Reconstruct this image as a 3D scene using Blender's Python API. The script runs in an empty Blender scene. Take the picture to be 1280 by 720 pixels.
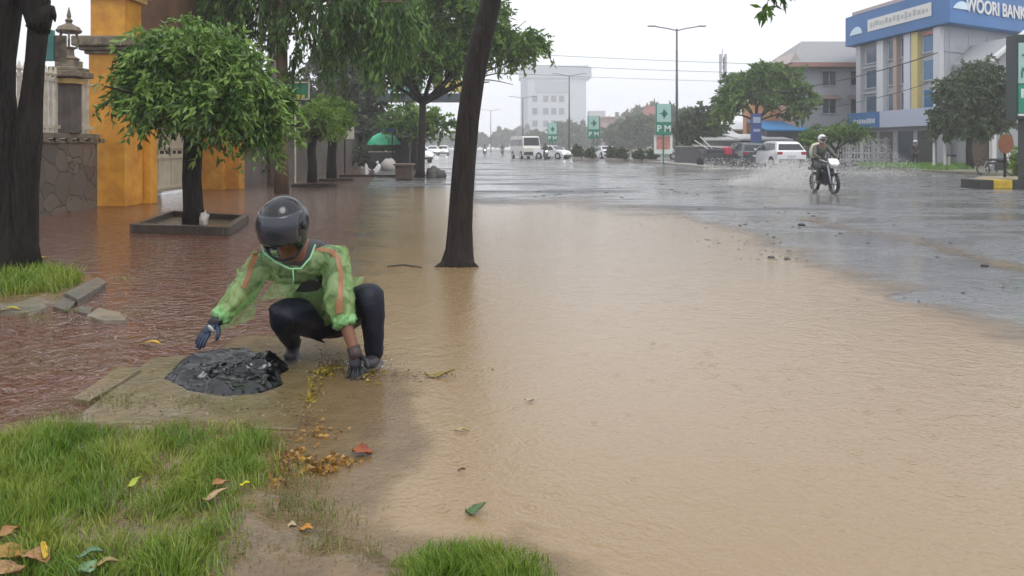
import bpy, bmesh, math, random
import numpy as np
from mathutils import Vector, Matrix, noise as mnoise
from mathutils.bvhtree import BVHTree
R = math.radians
S = bpy.context.scene
COL = S.collection
H = 1.3            # eye height above the water
F = 950.0          # focal length in photo pixels, used only to survey positions off the photograph
HZ = 184.0
rng = random.Random(7)

def P(px, py, d):                       # surveyed point at distance d
    return Vector(((px-640)/F*d, d, H-(py-HZ)/F*d))
def G(px, py, z=0.0):                   # surveyed point on the ground
    d = (H-z)*F/(py-HZ)
    return Vector(((px-640)/F*d, d, z))

# ------------------------------------------------------------ materials
MATS = {}
def mat(name, rgb, rough=0.6, metal=0.0, var=0.0, vscale=4.0, bump=0.0, bscale=20.0, rgb2=None, coat=0.0,
        alpha=1.0, trans=0.0, spec=0.5, tint=False, emit=None, estr=0.0, bdist=.02, stretch=None, subs=0.0, ior=1.45):
    m = bpy.data.materials.new(name); m.use_nodes = True
    nt = m.node_tree; n = nt.nodes; l = nt.links
    b = n['Principled BSDF']
    b.inputs['Base Color'].default_value = (*rgb, 1)
    b.inputs['Roughness'].default_value = rough
    b.inputs['Metallic'].default_value = metal
    b.inputs['Coat Weight'].default_value = coat
    b.inputs['Coat Roughness'].default_value = 0.1
    b.inputs['Alpha'].default_value = alpha
    b.inputs['Transmission Weight'].default_value = trans
    b.inputs['Specular IOR Level'].default_value = spec
    b.inputs['IOR'].default_value = ior
    if emit:
        b.inputs['Emission Color'].default_value = (*emit, 1); b.inputs['Emission Strength'].default_value = estr
    vec = None
    if var or bump or tint:
        tc = n.new('ShaderNodeTexCoord'); mp = n.new('ShaderNodeMapping')
        l.new(tc.outputs['Object'], mp.inputs['Vector'])
        if stretch: mp.inputs['Scale'].default_value = stretch
        vec = mp.outputs['Vector']
    if var or tint:
        mx = n.new('ShaderNodeMix'); mx.data_type = 'RGBA'
        c2 = rgb2 if rgb2 else tuple(max(0, c*(1-var)) for c in rgb)
        mx.inputs['A'].default_value = (*rgb, 1); mx.inputs['B'].default_value = (*c2, 1)
        if tint:
            at = n.new('ShaderNodeAttribute'); at.attribute_name = 'tint'
            l.new(at.outputs['Fac'], mx.inputs['Factor'])
        else:
            no = n.new('ShaderNodeTexNoise'); no.inputs['Scale'].default_value = vscale
            no.inputs['Detail'].default_value = 8; no.inputs['Roughness'].default_value = 0.65
            l.new(vec, no.inputs['Vector'])
            rp = n.new('ShaderNodeValToRGB'); rp.color_ramp.elements[0].position = .35; rp.color_ramp.elements[1].position = .68
            l.new(no.outputs['Fac'], rp.inputs['Fac']); l.new(rp.outputs['Color'], mx.inputs['Factor'])
        l.new(mx.outputs['Result'], b.inputs['Base Color'])
    if bump:
        nb = n.new('ShaderNodeTexNoise'); nb.inputs['Scale'].default_value = bscale; nb.inputs['Detail'].default_value = 6
        l.new(vec, nb.inputs['Vector'])
        bp = n.new('ShaderNodeBump'); bp.inputs['Strength'].default_value = bump; bp.inputs['Distance'].default_value = bdist
        l.new(nb.outputs['Fac'], bp.inputs['Height']); l.new(bp.outputs['Normal'], b.inputs['Normal'])
    if subs:
        b.inputs['Subsurface Weight'].default_value = subs
    MATS[name] = m
    return m

def leafmat(name, c1, c2, trans=0.35):
    m = mat(name, c1, 0.35, tint=True, rgb2=c2)
    nt = m.node_tree; n = nt.nodes; l = nt.links
    b = n['Principled BSDF']; out = n['Material Output']
    t = n.new('ShaderNodeBsdfTranslucent'); mx = n.new('ShaderNodeMixShader'); mx.inputs[0].default_value = trans
    src = b.inputs['Base Color'].links[0].from_socket
    l.new(src, t.inputs['Color']); l.new(b.outputs[0], mx.inputs[1]); l.new(t.outputs[0], mx.inputs[2])
    l.new(mx.outputs[0], out.inputs['Surface'])
    return m

# ------------------------------------------------------------ objects
def tag(o, label=None, cat=None, group=None, kind=None):
    if label: o['label'] = label
    if cat: o['category'] = cat
    if group: o['group'] = group
    if kind: o['kind'] = kind
    return o
def link(name, me, m, parent=None, smooth=False):
    o = bpy.data.objects.new(name, me); COL.objects.link(o)
    if m is not None:
        me.materials.clear(); me.materials.append(m)
    if smooth:
        me.polygons.foreach_set('use_smooth', [True]*len(me.polygons))
    if parent: o.parent = parent
    return o
def thing(name, label, cat, loc=(0,0,0), rz=0.0, group=None, scale=1.0):
    o = bpy.data.objects.new(name, None); COL.objects.link(o)
    o.location = loc; o.rotation_euler = (0,0,rz); o.scale = (scale,)*3; o.empty_display_size = .1
    return tag(o, label, cat, group)
def copy_tree(o, parent=None):
    c = o.copy(); COL.objects.link(c); c.parent = parent
    for ch in list(o.children): copy_tree(ch, c)
    return c
def dup(o, loc, rz, label, scale=None):
    c = copy_tree(o); c.location = loc; c.rotation_euler = (0,0,rz); c['label'] = label
    if scale: c.scale = scale if hasattr(scale, '__len__') else (scale,)*3
    return c

class MB:
    def __init__(s): s.v = []; s.f = []
    def add(s, vs, fs):
        o = len(s.v); s.v += [tuple(v) for v in vs]; s.f += [tuple(i+o for i in f) for f in fs]; return s
    def box(s, c, size, rz=0.0, taper=1.0, M=None):
        x, y, z = (q/2 for q in size); vs = []
        for dz in (-z, z):
            k = taper if dz > 0 else 1
            for dx, dy in ((-x,-y),(x,-y),(x,y),(-x,y)): vs.append(Vector((dx*k, dy*k, dz)))
        if rz: r = Matrix.Rotation(rz, 3, 'Z'); vs = [r @ v for v in vs]
        if M is not None: vs = [M @ v for v in vs]
        vs = [v+Vector(c) for v in vs]
        return s.add(vs, [(3,2,1,0),(4,5,6,7),(0,1,5,4),(1,2,6,5),(2,3,7,6),(3,0,4,7)])
    def bar(s, a, b, w, t=None):              # rectangular bar from a to b
        a = Vector(a); b = Vector(b); t = t or w
        d = (b-a).normalized(); up = Vector((0,0,1)) if abs(d.z) < .95 else Vector((0,1,0))
        sx = d.cross(up).normalized()*w/2; sy = sx.cross(d).normalized()*t/2
        vs = [a-sx-sy, a+sx-sy, a+sx+sy, a-sx+sy, b-sx-sy, b+sx-sy, b+sx+sy, b-sx+sy]
        return s.add(vs, [(3,2,1,0),(4,5,6,7),(0,1,5,4),(1,2,6,5),(2,3,7,6),(3,0,4,7)])
    def tube(s, pts, rad, n=8, cap=True, jit=0.0, rg=None):
        pts = [Vector(p) for p in pts]
        if not hasattr(rad, '__len__'): rad = [rad]*len(pts)
        base = len(s.v); prev = None
        for i, p in enumerate(pts):
            d = (pts[min(i+1, len(pts)-1)]-pts[max(i-1, 0)]).normalized()
            if prev is None:
                up = Vector((0,0,1)) if abs(d.z) < .9 else Vector((0,1,0))
                sx = d.cross(up).normalized()
            else:
                sx = (prev - d*prev.dot(d)).normalized()
            prev = sx; sy = d.cross(sx)
            for k in range(n):
                a = 2*math.pi*k/n
                r = rad[i]
                if jit:
                    q = p+ (sx*math.cos(a)+sy*math.sin(a))*r
                    r *= 1+jit*(mnoise.noise(Vector((q.x*4, q.y*4, q.z*1.3)))+.6*mnoise.noise(Vector((math.cos(a)*2.2, math.sin(a)*2.2, p.z*.5+p.x*3))))
                s.v.append(tuple(p+(sx*math.cos(a)+sy*math.sin(a))*r))
        for i in range(len(pts)-1):
            for k in range(n):
                a = base+i*n+k; b = base+i*n+(k+1) % n
                s.f.append((a, b, b+n, a+n))
        if cap:
            s.f.append(tuple(base+k for k in range(n))[::-1]); e = base+(len(pts)-1)*n
            s.f.append(tuple(e+k for k in range(n)))
        return s
    def lathe(s, prof, c=(0,0,0), n=16):      # prof: (radius, z)
        base = len(s.v); c = Vector(c)
        for r, z in prof:
            for k in range(n):
                a = 2*math.pi*k/n; s.v.append((c.x+r*math.cos(a), c.y+r*math.sin(a), c.z+z))
        for i in range(len(prof)-1):
            for k in range(n):
                a = base+i*n+k; b = base+i*n+(k+1) % n; s.f.append((a, b, b+n, a+n))
        s.f.append(tuple(base+k for k in range(n))[::-1]); e = base+(len(prof)-1)*n; s.f.append(tuple(e+k for k in range(n)))
        return s
    def prism(s, poly, z0, z1):               # poly: CCW list of (x,y)
        n = len(poly)
        vs = [(x, y, z0) for x, y in poly]+[(x, y, z1) for x, y in poly]
        fs = [tuple(range(n))[::-1], tuple(range(n, 2*n))]+[(i, (i+1) % n, (i+1) % n+n, i+n) for i in range(n)]
        return s.add(vs, fs)
    def extr(s, prof, y0, y1, f=None):        # prof (x,z) CCW seen from -y, extruded along y; f(z)-> half width factor
        n = len(prof); vs = []
        for yy in (y0, y1):
            for x, z in prof: vs.append((x, yy*(f(z) if f else 1), z))
        return s.add(vs, [tuple(range(n)), tuple(range(n, 2*n))[::-1]]+[((i+1) % n, i, i+n, (i+1) % n+n) for i in range(n)])
    def ball(s, c, r, n=10, m=7, M=None, nz=0.0):
        if not hasattr(r, '__len__'): r = (r, r, r)
        vs = []; c = Vector(c)
        for j in range(m+1):
            th = math.pi*j/m
            for k in range(n):
                a = 2*math.pi*k/n
                v = Vector((r[0]*math.sin(th)*math.cos(a), r[1]*math.sin(th)*math.sin(a), r[2]*math.cos(th)))
                if nz: v *= 1+nz*mnoise.noise(v*3/max(r)+c*5)
                if M is not None: v = M @ v
                vs.append(v+c)
        fs = [(j*n+k, (j+1)*n+k, (j+1)*n+(k+1) % n, j*n+(k+1) % n) for j in range(m) for k in range(n)]
        return s.add(vs, fs)
    def build(s, name, m, parent=None, smooth=False, bevel=0.0, segs=2, auto=None):
        me = bpy.data.meshes.new(name); me.from_pydata(s.v, [], s.f); me.update()
        bm = bmesh.new(); bm.from_mesh(me); bmesh.ops.remove_doubles(bm, verts=bm.verts, dist=1e-5)
        bmesh.ops.recalc_face_normals(bm, faces=bm.faces); bm.to_mesh(me); bm.free()
        o = link(name, me, m, parent, smooth)
        if bevel:
            b = o.modifiers.new('bevel', 'BEVEL'); b.width = bevel; b.segments = segs; b.limit_method = 'ANGLE'
        if auto: me.set_sharp_from_angle(angle=auto)
        return o

def bake(o):                                   # apply modifiers without operators
    dg = bpy.context.evaluated_depsgraph_get(); dg.update()
    me = bpy.data.meshes.new_from_object(o.evaluated_get(dg)); o.modifiers.clear()
    old = o.data; o.data = me; bpy.data.meshes.remove(old); return o

def skin(name, J, E, m, parent=None, sub=2, root=None, nz=0.0, nsc=20.0, dup_mesh=False):
    names = list(J); me = bpy.data.meshes.new(name)
    me.from_pydata([J[k][:3] for k in names], [(names.index(a), names.index(b)) for a, b in E], [])
    o = link(name, me, m, None)
    o.modifiers.new('s', 'SKIN')
    o.data.skin_vertices  # ensure layer
    for i, k in enumerate(names):
        r = J[k][3]; r = r if hasattr(r, '__len__') else (r, r)
        o.data.skin_vertices[0].data[i].radius = r
        o.data.skin_vertices[0].data[i].use_root = (k == (root or names[0]))
    o.modifiers['s'].use_smooth_shade = True
    sb = o.modifiers.new('u', 'SUBSURF'); sb.levels = sub; sb.render_levels = sub
    bake(o)
    if nz:
        for v in o.data.vertices:
            p = v.co.copy(); q = mnoise.noise(p*nsc)+.5*mnoise.noise(p*nsc*2.3)
            v.co = p+v.normal*nz*q
    o.data.materials.clear(); o.data.materials.append(m)
    o.data.polygons.foreach_set('use_smooth', [True]*len(o.data.polygons))
    if parent: o.parent = parent
    return o

def text(s, size, m, parent, M, name='lettering', ext=0.01, width=None, bold=0.0):
    cu = bpy.data.curves.new(name, 'FONT'); cu.body = s; cu.size = size; cu.extrude = ext; cu.offset = bold
    cu.align_x = 'CENTER'; cu.align_y = 'CENTER'
    o = bpy.data.objects.new(name, cu); COL.objects.link(o)
    dg = bpy.context.evaluated_depsgraph_get(); dg.update()
    me = bpy.data.meshes.new_from_object(o.evaluated_get(dg)); bpy.data.objects.remove(o)
    me.transform(M)
    return link(name, me, m, parent)
def facing(c, right, up=Vector((0,0,1))):      # matrix for text: local x = right, y = up
    r = Vector(right).normalized(); u = Vector(up); n = r.cross(u)
    return Matrix(((r.x,u.x,n.x,c[0]),(r.y,u.y,n.y,c[1]),(r.z,u.z,n.z,c[2]),(0,0,0,1)))

# ------------------------------------------------------------ foliage
def leaf_mesh(name, base, dirs, L, W, m, parent, tint, seed=1, fold=.25):
    rs = np.random.RandomState(seed); N = len(base)
    base = np.asarray(base, float); dirs = np.asarray(dirs, float)
    dirs /= np.linalg.norm(dirs, axis=1)[:, None]+1e-9
    rv = rs.normal(size=(N, 3)); rv[:, 2] *= .5
    side = np.cross(dirs, rv); side /= np.linalg.norm(side, axis=1)[:, None]+1e-9
    nor = np.cross(side, dirs)
    L = L*(.6+.7*rs.rand(N))[:, None]; W = W*(.7+.6*rs.rand(N))[:, None]
    v = np.empty((N, 4, 3))
    v[:, 0] = base; v[:, 1] = base+dirs*L*.42+side*W/2+nor*W*fold; v[:, 2] = base+dirs*L+nor*L*-.12
    v[:, 3] = base+dirs*L*.42-side*W/2+nor*W*fold
    f = np.empty((N, 2, 3), int); i = np.arange(N)*4
    f[:, 0, 0] = i; f[:, 0, 1] = i+1; f[:, 0, 2] = i+2; f[:, 1, 0] = i; f[:, 1, 1] = i+2; f[:, 1, 2] = i+3
    me = bpy.data.meshes.new(name)
    me.vertices.add(N*4); me.vertices.foreach_set('co', v.reshape(-1))
    me.loops.add(N*6); me.loops.foreach_set('vertex_index', f.reshape(-1))
    me.polygons.add(N*2); me.polygons.foreach_set('loop_start', np.arange(N*2)*3); me.polygons.foreach_set('loop_total', np.full(N*2, 3))
    me.update(); me.validate()
    a = me.attributes.new('tint', 'FLOAT', 'POINT'); a.data.foreach_set('value', np.repeat(np.clip(tint, 0, 1), 4))
    return link(name, me, m, parent)

def crown(parent, blobs, ntw, nl, L, W, m, seed, droop=.6, twig=.4, shell=.5, name='crown', spread=.8):
    rs = np.random.RandomState(seed)
    vol = np.array([b[3]*b[4]*b[5] for b in blobs])**.8; pr = vol/vol.sum()
    B = []; D = []; T = []
    for _ in range(ntw):
        b = blobs[rs.choice(len(blobs), p=pr)]
        u = rs.normal(size=3); u /= np.linalg.norm(u); r = rs.rand()**(shell)
        r *= 1+.22*mnoise.noise(Vector((u[0]*2+seed, u[1]*2, u[2]*2+b[0])))*1.5
        c = np.array(b[:3])+u*r*np.array(b[3:6])
        sd = u*.6+rs.normal(size=3)*.35; sd[2] = sd[2]*.5-droop*(.5+rs.rand()); sd /= np.linalg.norm(sd)
        t0 = .5+.3*rs.normal()
        tl = twig*(.6+.8*rs.rand())
        k = np.arange(nl)/nl
        pts = c+np.outer(k*tl, sd); pts[:, 2] -= droop*(k**2)*tl*.5
        dd = sd+rs.normal(size=(nl, 3))*spread; dd[:, 2] -= droop*.6
        B.append(pts+rs.normal(size=(nl, 3))*twig*.06); D.append(dd); T.append(t0+.18*rs.normal(size=nl))
    return leaf_mesh(name, np.concatenate(B), np.concatenate(D), L, W, m, parent, np.concatenate(T), seed)

def limb(a, b, r0, r1, rg, bend=.12, n=6):
    a = Vector(a); b = Vector(b); L = (b-a).length
    off = Vector((rg.uniform(-1,1), rg.uniform(-1,1), rg.uniform(0,.8)))*L*bend
    pts = []; rr = []
    for i in range(n):
        t = i/(n-1); pts.append(a.lerp(b, t)+off*math.sin(t*math.pi)); rr.append(r0+(r1-r0)*t)
    return pts, rr

def tree(name, label, cat, loc, trunk, rad, blobs, bark, leaf, ntw, nl, L, W, seed, droop=.6, twig=.4, group=None, limbs=None, shell=.5, jit=.12, spread=.8, fork=None, subl=2):
    rg = random.Random(seed)
    t = thing(name, label, cat, loc, 0, group)
    mb = MB(); mb.tube(trunk, rad, 10, jit=jit)
    top = Vector(fork if fork else trunk[-1]); rt = rad[-1]
    for b in (limbs if limbs is not None else [b[:3] for b in blobs]):
        p, r = limb(top-Vector((0,0,rt)), b, rt*.7, rt*.18, rg); mb.tube(p, r, 6, jit=.1)
        for _ in range(subl):
            q = p[rg.randint(2, 4)]; e = Vector(b)+Vector((rg.uniform(-1,1), rg.uniform(-1,1), rg.uniform(-.3,.8)))*twig*2
            p2, r2 = limb(q, e, rt*.3, rt*.08, rg); mb.tube(p2, r2, 5)
    mb.build('trunk', bark, t, smooth=True)
    crown(t, blobs, ntw, nl, L, W, leaf, seed, droop, twig, shell, spread=spread)
    return t
# ============================================================ world, camera, air
def world():
    w = bpy.data.worlds.new('World'); S.world = w; w.use_nodes = True
    nt = w.node_tree; n = nt.nodes; l = nt.links
    bg = n['Background']
    sky = n.new('ShaderNodeTexSky'); sky.sky_type = 'NISHITA'; sky.sun_disc = False
    sky.sun_elevation = R(62); sky.sun_rotation = R(150); sky.dust_density = 6.0; sky.air_density = 1.0
    hs = n.new('ShaderNodeHueSaturation'); hs.inputs['Saturation'].default_value = 0.10; hs.inputs['Value'].default_value = 0.85
    l.new(sky.outputs[0], hs.inputs['Color'])
    # the cloud deck evens the sky out
    mx = n.new('ShaderNodeMix'); mx.data_type = 'RGBA'; mx.inputs['Factor'].default_value = 0.85
    mx.inputs['B'].default_value = (9.0, 9.3, 9.95, 1)
    l.new(hs.outputs[0], mx.inputs['A']); l.new(mx.outputs['Result'], bg.inputs['Color'])
    bg.inputs['Strength'].default_value = 0.1
    sd = bpy.data.lights.new('sun', 'SUN'); sd.energy = 0.7; sd.angle = R(25); sd.color = (1, .96, .9)
    so = bpy.data.objects.new('sun', sd); COL.objects.link(so)
    el, az = R(62), R(150)
    d = Vector((math.sin(az)*math.cos(el), math.cos(az)*math.cos(el), math.sin(el)))   # towards the sun
    so.rotation_euler = d.to_track_quat('Z', 'Y').to_euler()
world()
cd = bpy.data.cameras.new('camera'); cam = bpy.data.objects.new('camera', cd); COL.objects.link(cam); S.camera = cam
cd.sensor_width = 36; cd.lens = 36*F/1280; cd.shift_y = -(360-HZ)/1280; cd.clip_end = 4000; cd.clip_start = .05
cam.location = (0, 0, H); cam.rotation_euler = (R(90), 0, 0)
S.view_settings.view_transform = 'Standard'; S.view_settings.look = 'None'; S.view_settings.gamma = 1
S.view_settings.exposure = 0.56; S.view_settings.use_curve_mapping = False
S.cycles.use_denoising = True; S.cycles.volume_bounces = 5; S.cycles.max_bounces = 6; S.cycles.transparent_max_bounces = 12
S.cycles.volume_max_steps = 64; S.cycles.caustics_reflective = False; S.cycles.caustics_refractive = False

HAZE = 0.0016
def haze():
    m = bpy.data.materials.new('haze'); m.use_nodes = True; nt = m.node_tree
    nt.nodes.remove(nt.nodes['Principled BSDF'])
    v = nt.nodes.new('ShaderNodeVolumePrincipled'); v.inputs['Color'].default_value = (.995, .997, 1, 1)
    v.inputs['Density'].default_value = HAZE; v.inputs['Anisotropy'].default_value = 0.1
    nt.links.new(v.outputs[0], nt.nodes['Material Output'].inputs['Volume'])
    mb = MB().box((0, 250, 21.5), (960, 780, 46)); o = mb.build('haze', m); tag(o, 'grey rain haze filling the street', 'haze', kind='stuff')
haze()

# ============================================================ ground
def sm(a, b, x): t = max(0., min(1., (x-a)/(b-a))); return t*t*(3-2*t)
def interp(x, T):
    if x <= T[0][0]: return T[0][1]
    for (a, b), (c, d) in zip(T, T[1:]):
        if x <= c: return b+(d-b)*(x-a)/(c-a)
    return T[-1][1]

def water_normal(nt, strength=.5, big=.5, rings=.5, fine=38):
    n = nt.nodes; l = nt.links
    tc = n.new('ShaderNodeTexCoord'); v = tc.outputs['Object']
    n1 = n.new('ShaderNodeTexNoise'); n1.inputs['Scale'].default_value = fine; n1.inputs['Detail'].default_value = 4; n1.inputs['Distortion'].default_value = .6
    n2 = n.new('ShaderNodeTexNoise'); n2.inputs['Scale'].default_value = 7; n2.inputs['Detail'].default_value = 3; n2.inputs['Distortion'].default_value = 1.0
    mp = n.new('ShaderNodeMapping'); mp.inputs['Scale'].default_value = (1, 1, 1); mp.inputs['Rotation'].default_value = (0, 0, .25)
    l.new(v, mp.inputs['Vector']); l.new(mp.outputs[0], n1.inputs['Vector']); l.new(mp.outputs[0], n2.inputs['Vector'])
    vo = n.new('ShaderNodeTexVoronoi'); vo.inputs['Scale'].default_value = 5.5; l.new(v, vo.inputs['Vector'])
    def mth(op, a, b=None):
        q = n.new('ShaderNodeMath'); q.operation = op
        for i, s in enumerate((a, b)):
            if s is None: continue
            if isinstance(s, (int, float)): q.inputs[i].default_value = s
            else: l.new(s, q.inputs[i])
        return q.outputs[0]
    d = vo.outputs['Distance']
    ring = mth('MULTIPLY', mth('SINE', mth('MULTIPLY', d, 42.)), mth('EXPONENT', mth('MULTIPLY', d, -6.)))
    h = mth('ADD', mth('ADD', mth('MULTIPLY', n1.outputs['Fac'], .35), mth('MULTIPLY', n2.outputs['Fac'], big)), mth('MULTIPLY', ring, rings*.12))
    bp = n.new('ShaderNodeBump'); bp.inputs['Strength'].default_value = strength; bp.inputs['Distance'].default_value = .03
    l.new(h, bp.inputs['Height'])
    return bp.outputs['Normal'], tc, mth

def attr_ramp(nt, name, noise_scale, amt, lo, hi, tc, mth, stretch=(1, 1, 1)):
    n = nt.nodes; l = nt.links
    at = n.new('ShaderNodeAttribute'); at.attribute_name = name
    mp = n.new('ShaderNodeMapping'); mp.inputs['Scale'].default_value = stretch; l.new(tc.outputs['Object'], mp.inputs['Vector'])
    no = n.new('ShaderNodeTexNoise'); no.inputs['Scale'].default_value = noise_scale; no.inputs['Detail'].default_value = 9; no.inputs['Roughness'].default_value = .7
    l.new(mp.outputs[0], no.inputs['Vector'])
    s = mth('ADD', at.outputs['Fac'], mth('MULTIPLY', mth('SUBTRACT', no.outputs['Fac'], .5), amt))
    mr = n.new('ShaderNodeMapRange'); mr.interpolation_type = 'SMOOTHSTEP'
    mr.inputs['From Min'].default_value = lo; mr.inputs['From Max'].default_value = hi
    l.new(s, mr.inputs['Value'])
    return mr.outputs['Result']

def flood_mat():
    m = bpy.data.materials.new('muddy_water'); m.use_nodes = True; nt = m.node_tree; n = nt.nodes; l = nt.links
    b = n['Principled BSDF']; nor, tc, mth = water_normal(nt, .34, .5, 1.3, 46)
    no = n.new('ShaderNodeTexNoise'); no.inputs['Scale'].default_value = .45; no.inputs['Detail'].default_value = 7; no.inputs['Distortion'].default_value = 1.2
    l.new(tc.outputs['Object'], no.inputs['Vector'])
    mx = n.new('ShaderNodeMix'); mx.data_type = 'RGBA'; mx.inputs['A'].default_value = (.262, .172, .082, 1); mx.inputs['B'].default_value = (.318, .222, .118, 1)
    l.new(no.outputs['Fac'], mx.inputs['Factor']); l.new(mx.outputs['Result'], b.inputs['Base Color'])
    b.inputs['Roughness'].default_value = .10; b.inputs['IOR'].default_value = 1.55
    l.new(nor, b.inputs['Normal'])
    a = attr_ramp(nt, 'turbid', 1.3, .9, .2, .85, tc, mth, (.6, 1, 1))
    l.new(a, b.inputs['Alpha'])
    return m
def road_mat():
    m = bpy.data.materials.new('wet_asphalt'); m.use_nodes = True; nt = m.node_tree; n = nt.nodes; l = nt.links
    b = n['Principled BSDF']; nor, tc, mth = water_normal(nt, .16, 1.0, 1.0, 24)
    no = n.new('ShaderNodeTexNoise'); no.inputs['Scale'].default_value = .35; no.inputs['Detail'].default_value = 10; no.inputs['Roughness'].default_value = .7
    mp = n.new('ShaderNodeMapping'); mp.inputs['Scale'].default_value = (.5, 1, 1); l.new(tc.outputs['Object'], mp.inputs['Vector']); l.new(mp.outputs[0], no.inputs['Vector'])
    mr = n.new('ShaderNodeMapRange'); mr.inputs['From Min'].default_value = .44; mr.inputs['From Max'].default_value = .60
    l.new(no.outputs['Fac'], mr.inputs['Value'])
    mx = n.new('ShaderNodeMix'); mx.data_type = 'RGBA'; mx.inputs['A'].default_value = (.19, .185, .18, 1); mx.inputs['B'].default_value = (.045, .048, .052, 1)
    l.new(mr.outputs[0], mx.inputs['Factor']); l.new(mx.outputs['Result'], b.inputs['Base Color'])
    mr2 = n.new('ShaderNodeMapRange'); mr2.inputs['To Min'].default_value = .10; mr2.inputs['To Max'].default_value = .5
    l.new(mr.outputs[0], mr2.inputs['Value']); l.new(mr2.outputs[0], b.inputs['Roughness'])
    b.inputs['IOR'].default_value = 1.5; l.new(nor, b.inputs['Normal'])
    return m
def paver_mat():
    m = bpy.data.materials.new('wet_pavers'); m.use_nodes = True; nt = m.node_tree; n = nt.nodes; l = nt.links
    b = n['Principled BSDF']; nor, tc, mth = water_normal(nt, .55, 3.2, .5, 22)
    mp = n.new('ShaderNodeMapping'); mp.inputs['Rotation'].default_value = (0, 0, .6); l.new(tc.outputs['Object'], mp.inputs['Vector'])
    br = n.new('ShaderNodeTexBrick'); br.inputs['Scale'].default_value = 4.5; br.inputs['Mortar Size'].default_value = .012
    br.inputs['Color1'].default_value = (.105, .036, .022, 1); br.inputs['Color2'].default_value = (.14, .052, .031, 1); br.inputs['Mortar'].default_value = (.15, .11, .08, 1)
    l.new(mp.outputs[0], br.inputs['Vector'])
    no = n.new('ShaderNodeTexNoise'); no.inputs['Scale'].default_value = 1.4; no.inputs['Detail'].default_value = 8; l.new(tc.outputs['Object'], no.inputs['Vector'])
    mr = n.new('ShaderNodeMapRange'); mr.inputs['From Min'].default_value = .42; mr.inputs['From Max'].default_value = .7; mr.inputs['To Max'].default_value = .75; l.new(no.outputs['Fac'], mr.inputs['Value'])
    mx = n.new('ShaderNodeMix'); mx.data_type = 'RGBA'; mx.inputs['B'].default_value = (.13, .08, .05, 1)
    l.new(mr.outputs[0], mx.inputs['Factor']); l.new(br.outputs['Color'], mx.inputs['A']); l.new(mx.outputs['Result'], b.inputs['Base Color'])
    b.inputs['Roughness'].default_value = .05; b.inputs['IOR'].default_value = 1.5; l.new(nor, b.inputs['Normal'])
    return m

mb = MB(); mb.add([(-470,-130,-.02),(470,-130,-.02),(470,630,-.02),(-470,630,-.02)], [(0,1,2,3)])
o = mb.build('ground', mat('ground_soil', (.12,.115,.10), .5, var=.4, vscale=.3)); tag(o, kind='structure')
mb = MB(); mb.add([(-30,-20,0),(60,-20,0),(70,600,0),(-60,600,0)], [(0,1,2,3)])
o = mb.build('road', road_mat()); tag(o, kind='structure')
mb = MB(); mb.add([(-9.4,-20,.004),(-1.1,-20,.004),(-1.1,4.6,.004),(-4.6,24,.004),(-8.6,50,.004),(-14,90,.004),(-16,90,.004),(-10.6,30,.004),(-9.4,16,.004)], [tuple(range(9))])
o = mb.build('sidewalk', paver_mat()); tag(o, kind='structure')

def sdf(poly, x, y):                    # + inside, metres
    d = 1e9; inside = False; n = len(poly)
    for i in range(n):
        ax, ay = poly[i]; bx, by = poly[(i+1) % n]
        ex, ey = bx-ax, by-ay; t = max(0, min(1, ((x-ax)*ex+(y-ay)*ey)/(ex*ex+ey*ey+1e-12)))
        d = min(d, math.hypot(x-ax-ex*t, y-ay-ey*t))
        if (ay > y) != (by > y) and x < (bx-ax)*(y-ay)/(by-ay)+ax: inside = not inside
    return d if inside else -d
def gp(pts, z=0.0): return [tuple(G(px, py, z)[:2]) for px, py in pts]
VERGE = gp([(-500,560),(0,532),(60,524),(120,526),(200,522),(330,524),(368,555),(378,600),(405,640),(440,672),(500,690),(560,684),(640,684),(690,700),(720,760),(-900,760)])
SLABP = gp([(88,528),(190,447),(300,441),(398,452),(480,470),(490,560),(440,620),(372,620)], .015)
LINE = [(0,240),(450,233),(560,233),(600,251),(720,251),(850,260),(930,286),(1000,318),(1150,366),(1280,412),(1600,510)]
def turbid(x, y):
    px = 640+x/y*F; py = HZ+H*F/y
    # left: the raised pavement
    xe = -0.30-.155*y
    a = sm(-.13*y-.1, .10*y+.1, x-xe)
    if y < 5.2: a = max(a, sm(-2.2, -1.6, x)*1.0) if y < 4.4 else a
    # right: the crown of the road stands clear of the mud
    ln = interp(px, LINE)+(ln_n := (9*mnoise.noise(Vector((x*.22, y*.16, 3)))+5*mnoise.noise(Vector((x*.7, y*.35, 8)))))*min(1,(px/900)**2+.4); dy = py-ln
    k = max(7., (ln-HZ)*.26)
    b = sm(-k, k*1.3, dy)
    if px > 1000:                      # tongue of silt
        c = interp(px, [(1000,272),(1060,288),(1150,302),(1220,322),(1280,338),(1500,390)])
        w = interp(px, [(1000,4),(1100,9),(1200,9),(1280,8)])
        b = max(b, (.52+.2*mnoise.noise(Vector((x*.4,y*.4,2))))*math.exp(-((py-c)/w)**2))
    for cx, cy, rx, ry in ((655,240,70,9),(1180,372,70,8)):
        q = ((px-cx)/rx)**2+((py-cy)/ry)**2
        b = min(b, sm(.5, 1.5, q))
    b = max(b, .30*sm(228, 215, py))
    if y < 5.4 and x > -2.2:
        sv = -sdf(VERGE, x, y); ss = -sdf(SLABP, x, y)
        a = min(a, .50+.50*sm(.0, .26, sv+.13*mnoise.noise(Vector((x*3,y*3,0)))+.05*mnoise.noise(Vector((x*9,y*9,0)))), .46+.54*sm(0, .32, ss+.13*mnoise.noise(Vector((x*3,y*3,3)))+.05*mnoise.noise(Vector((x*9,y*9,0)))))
    return a*b
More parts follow.
